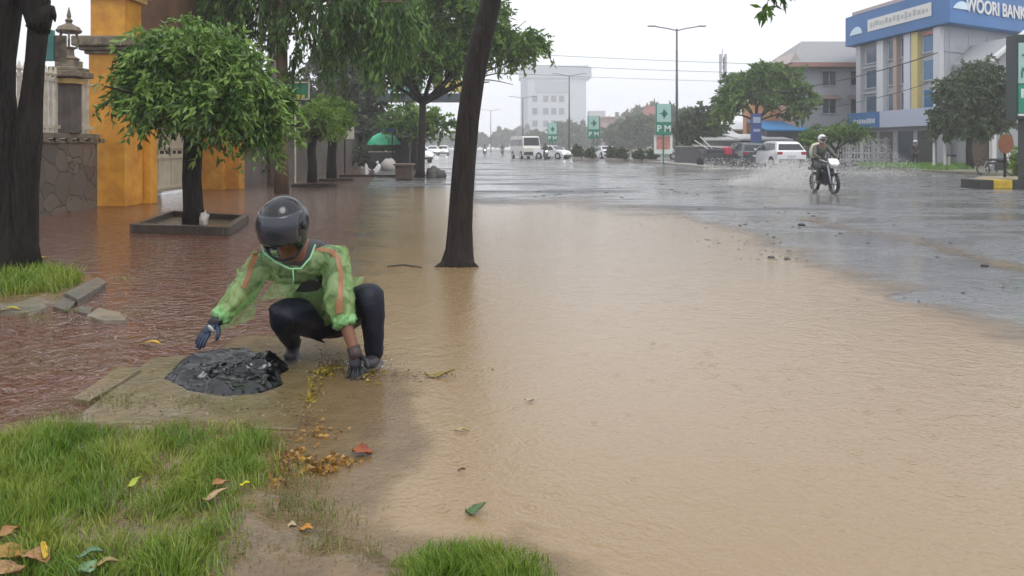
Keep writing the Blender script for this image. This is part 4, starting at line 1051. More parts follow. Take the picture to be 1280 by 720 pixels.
shed(925,990,168,176,60,'white low roof of the shopfront behind the white car', dgr, whr)
s_ = shed(957,1012,150,164,62,'blue awning shopfront left of the bank', dgr, blr)
MB().box((1.4,5.6,Zp(133,66)/2), (6.4,1,Zp(118,66))).build('orange_panel', mat('orange_wall', (.60,.28,.14), .6), s_)
t = thing('totem_sign', 'dark blue totem sign standing behind the white car', 'sign', (X(945,57), 57, 0))
MB().box((0,0,Zp(142,57)/2), (.75,.3,Zp(142,57))).build('board', mat('totem_blue', (.05,.08,.25), .4), t)
MB().box((0,-.16,Zp(150,57)), (.55,.03,.45)).box((0,-.16,Zp(163,57)), (.5,.03,.2)).build('lettering', mat('totem_letter', (.35,.40,.55), .4), t)
lat_m = mat('lattice_grey', (.36,.36,.36), .6)
t = thing('white_fence', 'low white lattice fence in front of the grey house', 'fence', (X(1075,56), 56, 0))
for i in range(7): MB().box((-2.6+i*.9,0,1.0), (.18,.18,2.0)).build('post', lat_m, t)
m_ = MB()
for z in (.4,.9,1.4,1.85): m_.box((.1,0,z), (5.6,.08,.12))
for i in range(26): m_.box((-2.5+i*.21,0,1.0), (.05,.06,1.7))
m_.build('lattice', lat_m, t)
t = thing('low_wall', 'dark wall line along the far pavement behind the cars', 'wall', (X(960,58),58,0))
MB().box((0,0,.65), (14,.2,1.3)).build('wall', dgr, t); MB().box((0,0,1.35), (14.2,.3,.1)).build('coping', mat('wall_cop', (.3,.28,.27), .6), t)

# posts
for px, tp, lb in ((1167.5,166,'left slim white post on the grass in front of the bank'),(1181,160,'right taller white post on the grass in front of the bank')):
    p = G(px, 213); t = thing('white_post', lb, 'post', (p.x,p.y,0), group='white posts before the bank'); MB().tube([(0,0,0),(0,0,Zp(tp,p.y))], .07, 10).build('shaft', white_f, t); MB().lathe([(.085,0),(.085,.05),(.02,.1)], (0,0,Zp(tp,p.y)), 10).build('cap', white_f, t)
p = G(1186,213); t = thing('marker_post', 'short pale marker post with a crossbar right of the white posts', 'post', (p.x,p.y,0)); MB().box((0,0,.4),(.12,.12,.8)).build('shaft', cream, t); MB().box((.15,0,.82),(.5,.1,.1)).build('crossbar', barkm, t)
# verge grass on the far side
v = [G(1076,209.5,0),G(1160,215.5,0),G(1250,220,0),G(1300,216,0),G(1300,206,0),G(1080,206,0)]
o = MB().prism([(a.x,a.y) for a in v], 0, .12).build('verge', mat('far_verge', (.13,.14,.08), .6, var=.4, vscale=.8, rgb2=(.24,.22,.18))); tag(o, kind='structure')
FV = [(a.x,a.y) for a in (G(1070,209),G(1100,212),G(1180,215.5),G(1215,214),G(1215,209),G(1070,207))]
def spot_far(rg):
    x = rg.uniform(20, 36); y = rg.uniform(36, 56)
    return (x, y, .12, 1.) if sdf(FV, x, y) > 0 else None
grass('grass', 'strip of green grass along the far kerb in front of the bank', spot_far, 7000, .22, .06, leafmat('far_grass', (.10,.24,.03), (.20,.34,.07), .3), 8)
# black and yellow kerb
p0 = G(1224,236); p1 = G(1300,236)
t = thing('painted_kerb', 'black and yellow painted kerb block at the right edge of the road', 'kerb', p0)
bk = mat('kerb_black', (.03,.03,.03), .35, var=.4); ky = mat('kerb_yellow', (.60,.40,.03), .35, var=.35)
segs = [(1224,1242,bk),(1242,1266,ky),(1266,1284,bk),(1284,1306,ky),(1306,1330,bk)]
for a, b, m_ in segs: xa = X(a,p0.y)-p0.x; xb = X(b,p0.y)-p0.x; MB().box(((xa+xb)/2,.5,.14),(xb-xa-.004,1.0,.28)).build('kerb_segment', m_, t, bevel=.02)
MB().prism([(.02,1.0),(4.0,1.0),(6.0,4.2),(2.75,4.2)],0,.24).build('island_top', mat('island_sand', (.30,.25,.17), .6, var=.4), t)
# round brown sign
p = Vector((X(1256,27),27,0)); t = thing('round_sign', 'rust brown round traffic sign back on a dark post on the kerb island', 'sign', (p.x,p.y,0))
MB().tube([(0,0,.24),(0,0,1.7)], .045, 8).build('post', barkm, t)
q = MB().lathe([(.02,-.02),(.30,-.02),(.30,.02),(.02,.02)], (0,0,0), 20); q.v = [(a*.9, c-.06, b*1.15+1.42) for a, b, c in q.v]; q.build('disc', mat('rust_brown', (.26,.10,.045), .5, var=.4, vscale=6), t)
# hedge plants at the right edge
tree('shrub', 'bright green shrub at the right edge beside the painted kerb', 'shrub', (X(1279,28), 28, .2), [(0,0,0),(0,0,.3)], [.05,.04], [(.1,0,.45,.45,.4,.40),(.1,0,.9,.35,.3,.3)], barkm, lf_lime, 160, 14, .13, .06, 61, droop=.2, twig=.2)

# green white stele signs
teal = mat('stele_teal', (.36,.55,.50), .4); tgrn = mat('stele_green', (.02,.20,.13), .4); twht = mat('stele_white', (.66,.74,.70), .4)
def stele(px, pyt, pyb, pxw, d, label, lowred=False, side=0.0):
    t = thing('green_sign', label, 'sign', (X(px,d), d, 0), group='green and pale teal signs along the median')
    w = pxw/F*d; zt = Zp(pyt,d); zb = Zp(pyb,d); h = zt-zb
    MB().tube([(0,.05,0),(0,.05,zb+.1)], .06, 8).build('post', tgrn, t)
    c = MB().box((0,0,(zt+zb)/2), (w,.25,h)).build('cabinet', tgrn, t, bevel=.01)
    zs = zb+h*.36
    up = MB().box((0,-.13,(zs+zt)/2+.02*h), (w*.88,.03,(zt-zs)*.92)).build('upper_panel', teal, c)
    # dark emblem : upright stroke with a winged shape
    e = MB(); cz = (zs+zt)/2; u = w*.5
    e.box((0,-.15,cz), (u*.10,.02,h*.34)); e.box((-u*.35,-.15,cz), (u*.35,.02,h*.04))
    e.add([(-u*.2,-.16,cz-h*.08),(u*.1,-.16,cz-h*.13),(u*.5,-.16,cz),(u*.1,-.16,cz+h*.12),(-u*.2,-.16,cz+h*.07),(-u*.2,-.14,cz-h*.08),(u*.1,-.14,cz-h*.13),(u*.5,-.14,cz),(u*.1,-.14,cz+h*.12),(-u*.2,-.14,cz+h*.07)],[(0,1,2,3,4),(9,8,7,6,5),(0,5,6,1),(1,6,7,2),(2,7,8,3),(3,8,9,4),(4,9,5,0)])
    e.build('emblem', tgrn, up)
    text('P M', h*.30, twht, c, facing((0,-.14,zb+h*.18), (1,0,0)), ext=.01, bold=.01*h/2)
    if lowred:
        r_ = MB().box((0,.15,zb-h*.33), (w*1.15,.06,h*.62)).build('lower_board', twht, t)
        MB().box((0,.11,zb-h*.28), (w*.85,.02,h*.42)).build('red_panel', mat('red_board', (.50,.13,.11), .5, var=.4, vscale=4, rgb2=(.6,.35,.3)), r_)
    return t
stele(829.5,130,168,20,58,'tall green and teal sign with a red board under it beside the street lamp', True)
stele(742,145,173,15,75,'middle green and teal sign on the median right of the white car')
stele(690.5,154,177,12,92,'smallest green and teal sign between minibus and white car')
# big sign at right edge
d = 24; t = thing('roadside_sign', 'large green and white sign box cut by the right edge of the photo', 'sign', (X(1272,d), d, 0))
MB().box((.1,0,Zp(97,d)), (.62,.5,Zp(42,d)-Zp(147,d))).build('cabinet', mat('cab_dark', (.03,.045,.045), .4), t, bevel=.01)
f0 = X(1266,d)-X(1272,d)
pnl = MB().box((f0+.35,-.26,Zp(80,d)), (.70,.03,Zp(56,d)-Zp(106,d))).build('upper_panel', teal, t)
e = MB().box((f0+.22,-.285,Zp(70,d)),(.05,.02,.25)).box((f0+.22,-.285,Zp(70,d)),(.22,.02,.05)).box((f0+.18,-.285,Zp(88,d)),(.16,.02,.12)).box((f0+.10,-.285,Zp(94,d)),(.05,.02,.2)); e.build('emblem', tgrn, pnl)
lw = MB().box((f0+.35,-.26,Zp(124,d)), (.70,.03,Zp(107,d)-Zp(142,d))).build('lower_panel', mat('sgreen', (.02,.26,.16), .4), t)
text('P', .36, twht, lw, facing((f0+.16,-.28,Zp(118,d)), (1,0,0)), ext=.01, bold=.02)
MB().box((f0+.35,-.27,Zp(144,d)), (.72,.04,.07)).build('base_strip', twht, lw)
MB().box((.25,0,Zp(147,d)/2), (.28,.3,Zp(147,d))).build('post', mat('cab_post', (.05,.055,.055), .5), t)
# lamps
lampm = mat('lamp_metal', (.10,.11,.12), .5, metal=.3)
def lamp(px, d, top, armpx, label, left=True, right=True):
    t = thing('street_lamp', label, 'street lamp', (X(px,d), d, 0), group='double arm street lamps on the median')
    h = Zp(top,d); MB().tube([(0,0,0),(0,0,h*.5),(0,0,h)], [.13,.10,.07], 10).build('pole', lampm, t, smooth=True); MB().lathe([(.22,0),(.22,.25),(.14,.4)], (0,0,0), 10).build('base', lampm, t)
    a = armpx/F*d
    for s in ([-1] if left else [])+([1] if right else []):
        am = MB().tube([(0,0,h-.15),(s*a*.3,0,h+.02),(s*a*.75,0,h+.18)], .045, 6).build('arm', lampm, t)
        MB().box((s*a*.87,0,h+.21), (a*.28,.25,.09), M=None).build('lamp_head', mat('lh%d%d'%(px,s), (.25,.26,.27), .4), am, bevel=.02)
    return t
lamp(846, 60, 36, 36, 'nearest double arm street lamp right of the tall green sign')
lamp(711.5, 100, 94, 21, 'double arm street lamp in front of the tall office block')
lamp(653.5, 130, 122, 17, 'double arm street lamp above the white minibus')
lamp(613.5, 190, 138, 12, 'faint thin street lamp far away between leaning trunk and minibus')
t = thing('telecom_mast', 'hazy grey telecom mast rising above the trees', 'mast', (X(903,150), 150, 0)); zt = Zp(65,150)
m_ = MB()
for a, b in ((-.5,-.5),(.5,-.5),(.5,.5),(-.5,.5)): m_.bar((a*1.6,b*1.6,0),(a*.5,b*.5,zt-1),.13)
n_ = 14
for i in range(n_):
    k0 = 1-i/n_*.69; z0 = i*(zt-1)/n_; z1 = (i+1)*(zt-1)/n_
    m_.bar((-.8*k0,-.8*k0,z0),(.8*k0,-.8*k0,z1),.07).bar((.8*k0,-.8*k0,z0),(-.8*k0,-.8*k0,z1),.07)
m_.build('lattice', lampm, t)
for i in range(6): MB().box((-.5 if i % 2 else .5,-.4,zt-1.2-1.5*(i//2)),(.45,.3,1.5)).build('antenna', mat('ant%d'%i,(.4,.4,.42),.5), t)
MB().tube([(0,0,zt-1),(0,0,zt+.6)],.06,6).build('rod', lampm, t)
# wires
wm = mat('wire', (.03,.03,.035), .5)
def wire(a, b, sag, r, label):
    a = Vector(a); b = Vector(b); c = a.copy(); pts = []
    for i in range(25): u = i/24; p = a.lerp(b,u); p.z -= sag*4*u*(1-u); pts.append(p-c)
    o = MB().tube(pts, r, 5).build('power_line', wm); o.location = c; tag(o, label, 'power line', group='power lines across the street')
wire(P(560,62,80),P(1010,82,80),.15,.022,'highest overhead wire crossing the grey sky')
wire(P(560,76,82),P(1010,93,80),.15,.022,'second overhead wire below the highest')
wire(P(600,90,84),P(1010,104,80),.15,.018,'lowest faint overhead wire across the sky')
wire(P(940,118,48),P(1172,66,44),.35,.03,'dark cable sloping up in front of the grey house and bank')
wire(P(1010,138,50),P(1160,104,46),.2,.02,'thin lower cable in front of the bank')
wire(P(170,38,30),P(560,20,30),.3,.015,'thin wire behind the weeping tree')
# bushes in boxes on median
pf = thing('median_shrub', 'x', 'shrub', (X(738,72),72,0), group='clipped shrubs in planters along the median')
MB().box((0,0,.15),(1.5,.8,.30)).build('planter', mat('med_pl', (.30,.27,.25), .6), pf, bevel=.02)
crown(pf,[(0,0,.72,.5,.42,.5)],80,12,.24,.14,lf_far,71,droop=.1,twig=.2,name='foliage')
spots = [(738,'shrub left of the middle green sign'),(765,'shrub right of the middle green sign'),(777,'shrub right of the white saloon'),(799,'lone shrub halfway between the two larger signs'),(815,'shrub at the left foot of the tall sign'),(858,'shrub right of the nearest street lamp'),(722,'shrub in front of the lamp by the office block')]
for i, (px, lb) in enumerate(spots):
    dd_ = 74-(px-720)*.1; 
    if i == 0: pf.location = (X(px,dd_),dd_,0); pf['label'] = 'median '+lb
    else: dup(pf, (X(px,dd_),dd_,0), rng.uniform(0,6), 'median '+lb, (rng.uniform(.85,1.1),)*2+(rng.uniform(.85,1.2),))
# median strip
ma, mb_ = G(868,208.5), G(700,192); 
o = MB().prism([(ma.x-.2,ma.y-3),(ma.x+1.3,ma.y-3),(X(702,150)+1.3,150),(X(700,150)-.2,150)], 0, .12).build('median_kerb', mat('med', (.34,.32,.28), .6, var=.3)); tag(o, 'pale raised median kerb running between the carriageways', 'kerb')
# trees on the far side
tree('broad_tree', 'broad airy green tree in front of the grey house', 'tree', (X(946,58),58,0), [(0,0,0),(.1,0,2),(.0,0,3.4)], [.2,.16,.14],
     [(-1.2,0,6.2,1.3,1.3,1.0),(.6,0,7.0,1.4,1.3,.9),(2.4,0,6.2,1.3,1.3,1.0),(3.4,0,5.0,.9,1,.8),(-2.0,0,4.9,.9,1,.8),(.8,0,5.4,1.5,1.4,.8),(-2.7,0,3.9,.7,.8,.5),(2.7,0,4.0,.7,.7,.4)], barkm, lf_mid, 620, 16, .36, .17, 72, droop=.3, twig=.6)
tree('round_tree', 'rounded dark green tree right of the nearest street lamp', 'tree', (X(876,68),68,0), [(0,0,0),(0,0,1.5),(0,0,2.2)], [.2,.17,.15],
     [(0,0,3.9,1.6,1.4,1.3),(-.9,0,3.0,1.2,1.2,1.2),(1.1,0,3.0,1.1,1.2,1.1),(0,0,2.2,1.6,1.2,.9)], barkm, lf_far, 520, 14, .36, .2, 73, droop=.3, twig=.5)
tree('bank_tree', 'large dark green tree covering the right part of the bank front', 'tree', (X(1213,42),42,0), [(0,0,0),(-.1,0,1.2),(0,0,2.2)], [.2,.17,.15],
     [(-.7,0,4.3,1.1,1.1,1.2),(.6,0,4.9,1.2,1.1,1.4),(-1.3,0,2.8,.9,1,.9),(1.0,0,3.2,1.3,1.1,1.2),(0,0,2.8,1.4,1.1,.8),(1.6,0,4.4,.7,.9,.8)], barkm, lf_far, 1100, 16, .26, .11, 74, droop=.4, twig=.45)
tree('low_tree', 'low spreading green tree behind the motorcyclist', 'tree', (X(1045,50),50,0), [(0,0,0),(.0,0,1.2)], [.13,.10],
     [(-.9,0,2.2,1.0,.8,.45),(.6,0,2.4,1.1,.8,.5),(1.6,0,2.1,.7,.7,.4),(-1.7,0,1.9,.6,.6,.35)], barkm, lf_mid, 330, 14, .24, .12, 75, droop=.3, twig=.4)
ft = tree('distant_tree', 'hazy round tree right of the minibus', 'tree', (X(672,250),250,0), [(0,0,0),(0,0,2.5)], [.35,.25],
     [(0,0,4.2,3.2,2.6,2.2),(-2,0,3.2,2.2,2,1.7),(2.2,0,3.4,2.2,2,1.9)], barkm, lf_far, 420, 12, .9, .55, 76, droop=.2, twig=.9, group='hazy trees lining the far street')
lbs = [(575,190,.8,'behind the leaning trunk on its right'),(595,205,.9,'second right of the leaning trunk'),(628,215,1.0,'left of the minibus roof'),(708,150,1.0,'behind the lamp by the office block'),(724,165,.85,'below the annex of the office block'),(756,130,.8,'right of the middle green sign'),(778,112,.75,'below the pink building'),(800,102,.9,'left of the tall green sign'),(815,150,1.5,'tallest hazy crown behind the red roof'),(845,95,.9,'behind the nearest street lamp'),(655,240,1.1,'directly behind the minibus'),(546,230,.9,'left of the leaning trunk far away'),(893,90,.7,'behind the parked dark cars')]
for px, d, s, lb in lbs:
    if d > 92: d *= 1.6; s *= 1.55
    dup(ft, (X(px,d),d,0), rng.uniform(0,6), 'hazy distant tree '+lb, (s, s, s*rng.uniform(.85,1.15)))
# ============================================================ the crouching person
K = .9286
def Q(px, py, d): return P(px, py, d*K)
skin_m = mat('skin_brown', (.20,.09,.052), .45, subs=.05)
shirt_m = mat('dark_shirt', (.06,.065,.07), .6, var=.3, vscale=10)
navy = mat('wet_navy_trousers', (.005,.007,.018), .5, var=.4, vscale=8, bump=.3, bscale=30, spec=.35)
glove_m = mat('black_rubber', (.02,.022,.028), .35); glove_b = mat('glove_blue', (.012,.028,.06), .4); glove_w = mat('glove_white', (.55,.55,.56), .5)
helm_m = mat('helmet_black', (.006,.006,.008), .12, coat=0.25, bump=.05, bscale=90)

def poncho_mat():
    m = bpy.data.materials.new('green_plastic_film'); m.use_nodes = True; nt = m.node_tree; n = nt.nodes; l = nt.links
    b = n['Principled BSDF']; b.inputs['Roughness'].default_value = .22
    tc = n.new('ShaderNodeTexCoord')
    no = n.new('ShaderNodeTexNoise'); no.inputs['Scale'].default_value = 6; no.inputs['Detail'].default_value = 7; no.inputs['Distortion'].default_value = 2.2; l.new(tc.outputs['Object'], no.inputs['Vector'])
    mx = n.new('ShaderNodeMix'); mx.data_type = 'RGBA'; mx.inputs['A'].default_value = (.30,.58,.15,1); mx.inputs['B'].default_value = (.68,.84,.46,1); l.new(no.outputs['Fac'], mx.inputs['Factor'])
    l.new(mx.outputs['Result'], b.inputs['Base Color'])
    bp = n.new('ShaderNodeBump'); bp.inputs['Strength'].default_value = .9; bp.inputs['Distance'].default_value = .03; l.new(no.outputs['Fac'], bp.inputs['Height']); l.new(bp.outputs[0], b.inputs['Normal'])
    tl = n.new('ShaderNodeBsdfTranslucent'); l.new(mx.outputs['Result'], tl.inputs['Color']); m1 = n.new('ShaderNodeMixShader'); m1.inputs[0].default_value = .35; l.new(b.outputs[0], m1.inputs[1]); l.new(tl.outputs[0], m1.inputs[2])
    tr = n.new('ShaderNodeBsdfTransparent'); tr.inputs['Color'].default_value = (.80,1,.80,1)
    rp = n.new('ShaderNodeMapRange'); rp.inputs['From Min'].default_value = .4; rp.inputs['From Max'].default_value = .62; rp.inputs['To Min'].default_value = .30; rp.inputs['To Max'].default_value = .64; l.new(no.outputs['Fac'], rp.inputs['Value'])
    m2 = n.new('ShaderNodeMixShader'); l.new(rp.outputs[0], m2.inputs[0]); l.new(tr.outputs[0], m2.inputs[1]); l.new(m1.outputs[0], m2.inputs[2])
    l.new(m2.outputs[0], n['Material Output'].inputs['Surface']); return m
film = poncho_mat()

def headmesh(c, r, Mr):
    # r: half-width scale (~.078); Mr columns: right, forward, up
    vs = []; n, m = 40, 32; mb = MB()
    for j in range(m+1):
        th = math.pi*j/m
        for k in range(n):
            a = 2*math.pi*k/n
            x = math.sin(th)*math.sin(a); y = math.sin(th)*math.cos(a); z = math.cos(th)
            X_, Y_, Z_ = x*.95, y*1.18, z*1.38
            f = max(0, y)
            if z < 0: s = 1-.30*(-z)**1.5; X_ *= s; Y_ *= 1-.12*(-z)
            g = lambda cx, cz, w, h: math.exp(-((x-cx)/w)**2-((z-cz)/h)**2)*(y > 0)
            Y_ += .30*g(0,-.16,.13,.20)*1.0 + .10*g(0,.05,.08,.25)            # nose
            Y_ -= .13*(g(-.36,.04,.20,.12)+g(.36,.04,.20,.12))                 # eye sockets
            Y_ += .07*g(0,.22,.6,.10)                                          # brow
            Y_ += .10*g(0,-.50,.24,.055)+.10*g(0,-.60,.20,.05)-.05*g(0,-.55,.26,.02)  # lips
            Y_ += .14*g(0,-.85,.22,.14)                                         # chin
            v = Vector((X_*r, Y_*r, Z_*r)); mb.v.append(tuple(Mr @ v+c))
    mb.f = [(j*n+k, (j+1)*n+k, (j+1)*n+(k+1) % n, j*n+(k+1) % n) for j in range(m) for k in range(n)]
    for s in (-1, 1):
        mb.ball(c+Mr @ Vector((s*.98*r, -.05*r, -.05*r)), (.12*r, .22*r, .36*r), 8, 6, M=Mr)
    return mb
def rotm(right, fwd):
    f = Vector(fwd).normalized(); r = Vector(right); r = (r-f*r.dot(f)).normalized(); u = r.cross(f)
    return Matrix(((r.x,f.x,u.x),(r.y,f.y,u.y),(r.z,f.z,u.z)))
def join_mesh(o, mb):
    bm = bmesh.new(); bm.from_mesh(o.data); me = bpy.data.meshes.new('tmp'); me.from_pydata(mb.v, [], mb.f); me.update(); bm.from_mesh(me)
    bmesh.ops.recalc_face_normals(bm, faces=bm.faces); bm.to_mesh(o.data); bm.free(); bpy.data.meshes.remove(me)
    o.data.polygons.foreach_set('use_smooth', [True]*len(o.data.polygons))

def hand_mesh(name, wrist, palm_dir, palm_n, thumb_side, m, parent, curl=.35, scale=1.0, spread=.13):
    """five-finger glove: palm_dir points to the knuckles, palm_n is the side the fingers curl to"""
    d = Vector(palm_dir).normalized(); nrm = Vector(palm_n); nrm = (nrm-d*nrm.dot(d)).normalized(); s = d.cross(nrm)*thumb_side
    w = Vector(wrist); k = scale
    J = {'w': (*(w-d*.03*k), (.028*k,.024*k)), 'p0': (*(w+d*.03*k), (.036*k,.020*k)), 'p1': (*(w+d*.085*k), (.040*k,.017*k))}
    o = skin(name, J, [('w','p0'),('p0','p1')], m, None, 2)
    mb = MB()
    for i, (off, ln, sp) in enumerate(((.030,.072,1),(.010,.082,.35),(-.011,.077,-.3),(-.030,.060,-1))):
        p = w+d*.075*k+s*off*k; dd = (d+s*sp*spread).normalized(); pts = [p]; ang = 0
        for sg in (.42,.33,.30):
            ang += curl*(1.0+.12*i); q = dd*math.cos(ang)+nrm*math.sin(ang); p = p+q*ln*sg*k; pts.append(p)
        mb.tube(pts+[pts[-1]+(pts[-1]-pts[-2])*.15], [.0105*k,.0100*k,.0092*k,.0080*k,.004*k], 8)
    p = w+d*.02*k+s*.028*k; t1 = p+(d*.5+s*.8+nrm*.25).normalized()*.040*k; t2 = t1+(d*.85+s*.35+nrm*.4).normalized()*.032*k; t3 = t2+(d*.95+s*.05+nrm*.45).normalized()*.022*k
    mb.tube([p,t1,t2,t3], [.014*k,.012*k,.0105*k,.006*k], 8)
    join_mesh(o, mb)
    if parent: o.parent = parent
    return o

def strip_on(name, target, pts, width, m, parent, off=.004, n=26):
    me = target.data; bvh = BVHTree.FromPolygons([v.co for v in me.vertices], [tuple(p.vertices) for p in me.polygons])
    P_ = [Vector(p) for p in pts]; seg = []
    for i in range(n):
        u = i/(n-1)*(len(P_)-1); k = min(int(u), len(P_)-2); seg.append(P_[k].lerp(P_[k+1], u-k))
    mb = MB(); rows = []
    for i, p in enumerate(seg):
        d = (seg[min(i+1,n-1)]-seg[max(i-1,0)]).normalized(); c, nm, _, _ = bvh.find_nearest(p)
        s = d.cross(nm).normalized(); row = []
        for q in (-.5,-.17,.17,.5):
            c2, n2, _, _ = bvh.find_nearest(c+s*q*width+nm*.01); row.append(c2+n2*off)
        rows.append(row)
    for r_ in rows: mb.v += [tuple(x) for x in r_]
    mb.f = [(i*4+j, i*4+j+1, (i+1)*4+j+1, (i+1)*4+j) for i in range(n-1) for j in range(3)]
    return mb.build(name, m, parent, smooth=True)

def crouching():
    hipL, hipR = Q(392,398,5.16), Q(425,398,5.18)
    pel = (hipL+hipR)/2; kL, kR = Q(350,392,4.62), Q(465,366,4.80)
    aL = Q(366,430,5.02); aR = Q(468,447,4.84)
    waist = Q(402,372,5.12); chest = Q(384,335,4.98); nb = Q(372,315,4.88); shL = Q(330,325,4.86); shR = Q(418,322,4.90)
    elL = Q(303,366,4.77); wrL = Q(270,402,4.64); elR = Q(424,380,4.72); wrR = Q(444,442,4.64)
    hc = Q(355,290,4.62)
    t = thing('person', 'crouching person in green rain poncho and black helmet clearing the flooded drain', 'person', (pel.x, pel.y, 0))
    O = Vector((pel.x, pel.y, 0))
    L_ = lambda v: Vector(v)-O
    def J4(v, r): v = L_(v); return (v.x, v.y, v.z, r)
    # body : one continuous mesh
    J = {'pel': J4(pel,.10), 'waist': J4(waist,.135), 'chest': J4(chest,.150), 'nb': J4(nb,.075), 'neck': J4(nb.lerp(hc,.45),.058), 'skull': J4(hc.lerp(nb,.2),.07),
         'sL': J4(shL,.068),'eL': J4(elL,.046),'fL': J4(elL.lerp(wrL,.4),.042),'wL': J4(wrL,.028),'sR': J4(shR,.068),'eR': J4(elR,.046),'fR': J4(elR.lerp(wrR,.35),.043),'wR': J4(wrR,.028),
         'hL': J4(hipL,.07),'kL': J4(kL,.055),'aL': J4(aL,.035),'hR': J4(hipR,.07),'kR': J4(kR,.062),'aR': J4(aR,.04)}
    E = [('pel','waist'),('waist','chest'),('chest','nb'),('nb','neck'),('neck','skull'),('nb','sL'),('sL','eL'),('eL','fL'),('fL','wL'),('nb','sR'),('sR','eR'),('eR','fR'),('fR','wR'),('pel','hL'),('hL','kL'),('kL','aL'),('pel','hR'),('hR','kR'),('kR','aR')]
    body = skin('body', J, E, skin_m, t, 2, 'pel')
    fwd = Vector((-.13,-.93,-.26)); Mr = rotm((-1,.12,0), fwd)      # wearer's right is on the photo's left
    hl = L_(hc)+Mr @ Vector((0,.0,-.005))
    hm = headmesh(hl, .077, Mr); join_mesh(body, hm)
    # eyes
    ey = MB()
    for s in (-1,1): ey.ball(hl+Mr @ Vector((s*.027,.071,.003)), .0105, 10, 8)
    ey.build('eyes', mat('eye_white', (.5,.47,.44), .2), t, smooth=True)
    br = MB()
    for s in (-1,1): br.tube([hl+Mr @ Vector((s*.044,.080,.020)), hl+Mr @ Vector((s*.028,.093,.024)), hl+Mr @ Vector((s*.013,.094,.020))], .0035, 5)
    br.build('hair', mat('black_hair', (.01,.009,.008), .5), t)
    # shirt under the film
    Js = {k: J[k] for k in ('pel','waist','chest','nb','sL','eL','sR','eR')}
    Js = {k: (v[0],v[1],v[2],v[3]*1.06+.004) for k, v in Js.items()}; Js['neck'] = J4(nb.lerp(hc,.42),.074)
    skin('shirt', Js, [('pel','waist'),('waist','chest'),('chest','nb'),('nb','neck'),('nb','sL'),('sL','eL'),('nb','sR'),('sR','eR')], shirt_m, t, 2, 'pel', .006, 14)
    # trousers
    def toward(a, b, u, dz=0): v = a.lerp(b, u); v.z += dz; return v
    Jt = {'pel': J4(pel+Vector((0,.03,.0)),.17),'w': J4(waist,.135),'hL': J4(hipL,.13),'mL': J4(toward(hipL,kL,.5),.120),'kL': J4(kL,.098),'cL': J4(toward(kL,aL,.45),.072),'aL': J4(aL,.058),
          'hR': J4(hipR,.13),'mR': J4(toward(hipR,kR,.5),.115),'kR': J4(kR,.092),'cR': J4(toward(kR,aR,.4),.074),'dR': J4(toward(kR,aR,.8),.060),'aR': J4(aR-Vector((0,0,.03)),.056)}
    skin('trousers', Jt, [('w','pel'),('pel','hL'),('hL','mL'),('mL','kL'),('kL','cL'),('cL','aL'),('pel','hR'),('hR','mR'),('mR','kR'),('kR','cR'),('cR','dR'),('dR','aR')], navy, t, 2, 'pel', .007, 13)
    # shoes
    shoe_m = mat('dark_shoe', (.035,.03,.035), .45)
    for a, dr in ((aL, Vector((.12,-1,0))), (aR, Vector((-.1,-1,0)))):
        b = L_(Vector((a.x, a.y, .05))); d = dr.normalized()
        o = skin('shoe', {'h': (*(b-d*.05),.042), 'm': (*(b+d*.03),.043), 't': (*(b+d*.13-Vector((0,0,.012))),.038), 'k': (*(b-d*.03+Vector((0,0,.05))),.045)}, [('h','m'),('m','t'),('h','k')], shoe_m, t, 2)
        MB().tube([b-d*.085-Vector((0,0,.036)), b+d*.05-Vector((0,0,.036)), b+d*.165-Vector((0,0,.036))], [.035,.046,.030], 10).build('sole', mat('sole_grey', (.07,.07,.07), .5), o)
        for v in o.children[0].data.vertices: v.co.z = -.036+b.z+(v.co.z-(b.z-.036))*.35
    # poncho of thin film
    Jp = {'pel': J4(pel+Vector((.01,.04,.08)),.20),'waist': J4(waist+Vector((0,-.02,0)),.185),'chest': J4(chest,.185),'nb': J4(nb+Vector((0,.02,.01)),.140),
          'sL': J4(shL,.092),'bL': J4(shL.lerp(elL,.5),.090),'eL': J4(elL,.080),'gL': J4(elL.lerp(wrL,.45),.066),'cL': J4(elL.lerp(wrL,.80),.050),
          'sR': J4(shR,.095),'bR': J4(shR.lerp(elR,.5),.092),'eR': J4(elR,.084),'gR': J4(elR.lerp(wrR,.20),.074),'cR': J4(elR.lerp(wrR,.36),.060)}
    po = skin('rain_poncho', Jp, [('pel','waist'),('waist','chest'),('chest','nb'),('nb','sL'),('sL','bL'),('bL','eL'),('eL','gL'),('gL','cL'),('nb','sR'),('sR','bR'),('bR','eR'),('eR','gR'),('gR','cR')], film, t, 3, 'pel')
    for v in po.data.vertices:
        p = v.co.copy(); q = p*11+Vector((mnoise.noise(p*6)*1.5,0,0))
        v.co = p+v.normal*(.014*mnoise.noise(p*7)+.012*(1-2*abs(mnoise.noise(Vector((q.x*1.3,q.y,q.z*.9))))))
    bm = bmesh.new(); bm.from_mesh(po.data)      # open the hem so the film hangs free over the thighs
    z0 = L_(pel).z-.02; bmesh.ops.delete(bm, geom=[v for v in bm.verts if v.co.z < z0 and abs(v.co.y) < .35 and v.co.x > -.2 and v.co.x < .24 and v.co.y > -.05], context='VERTS'); bm.to_mesh(po.data); bm.free()
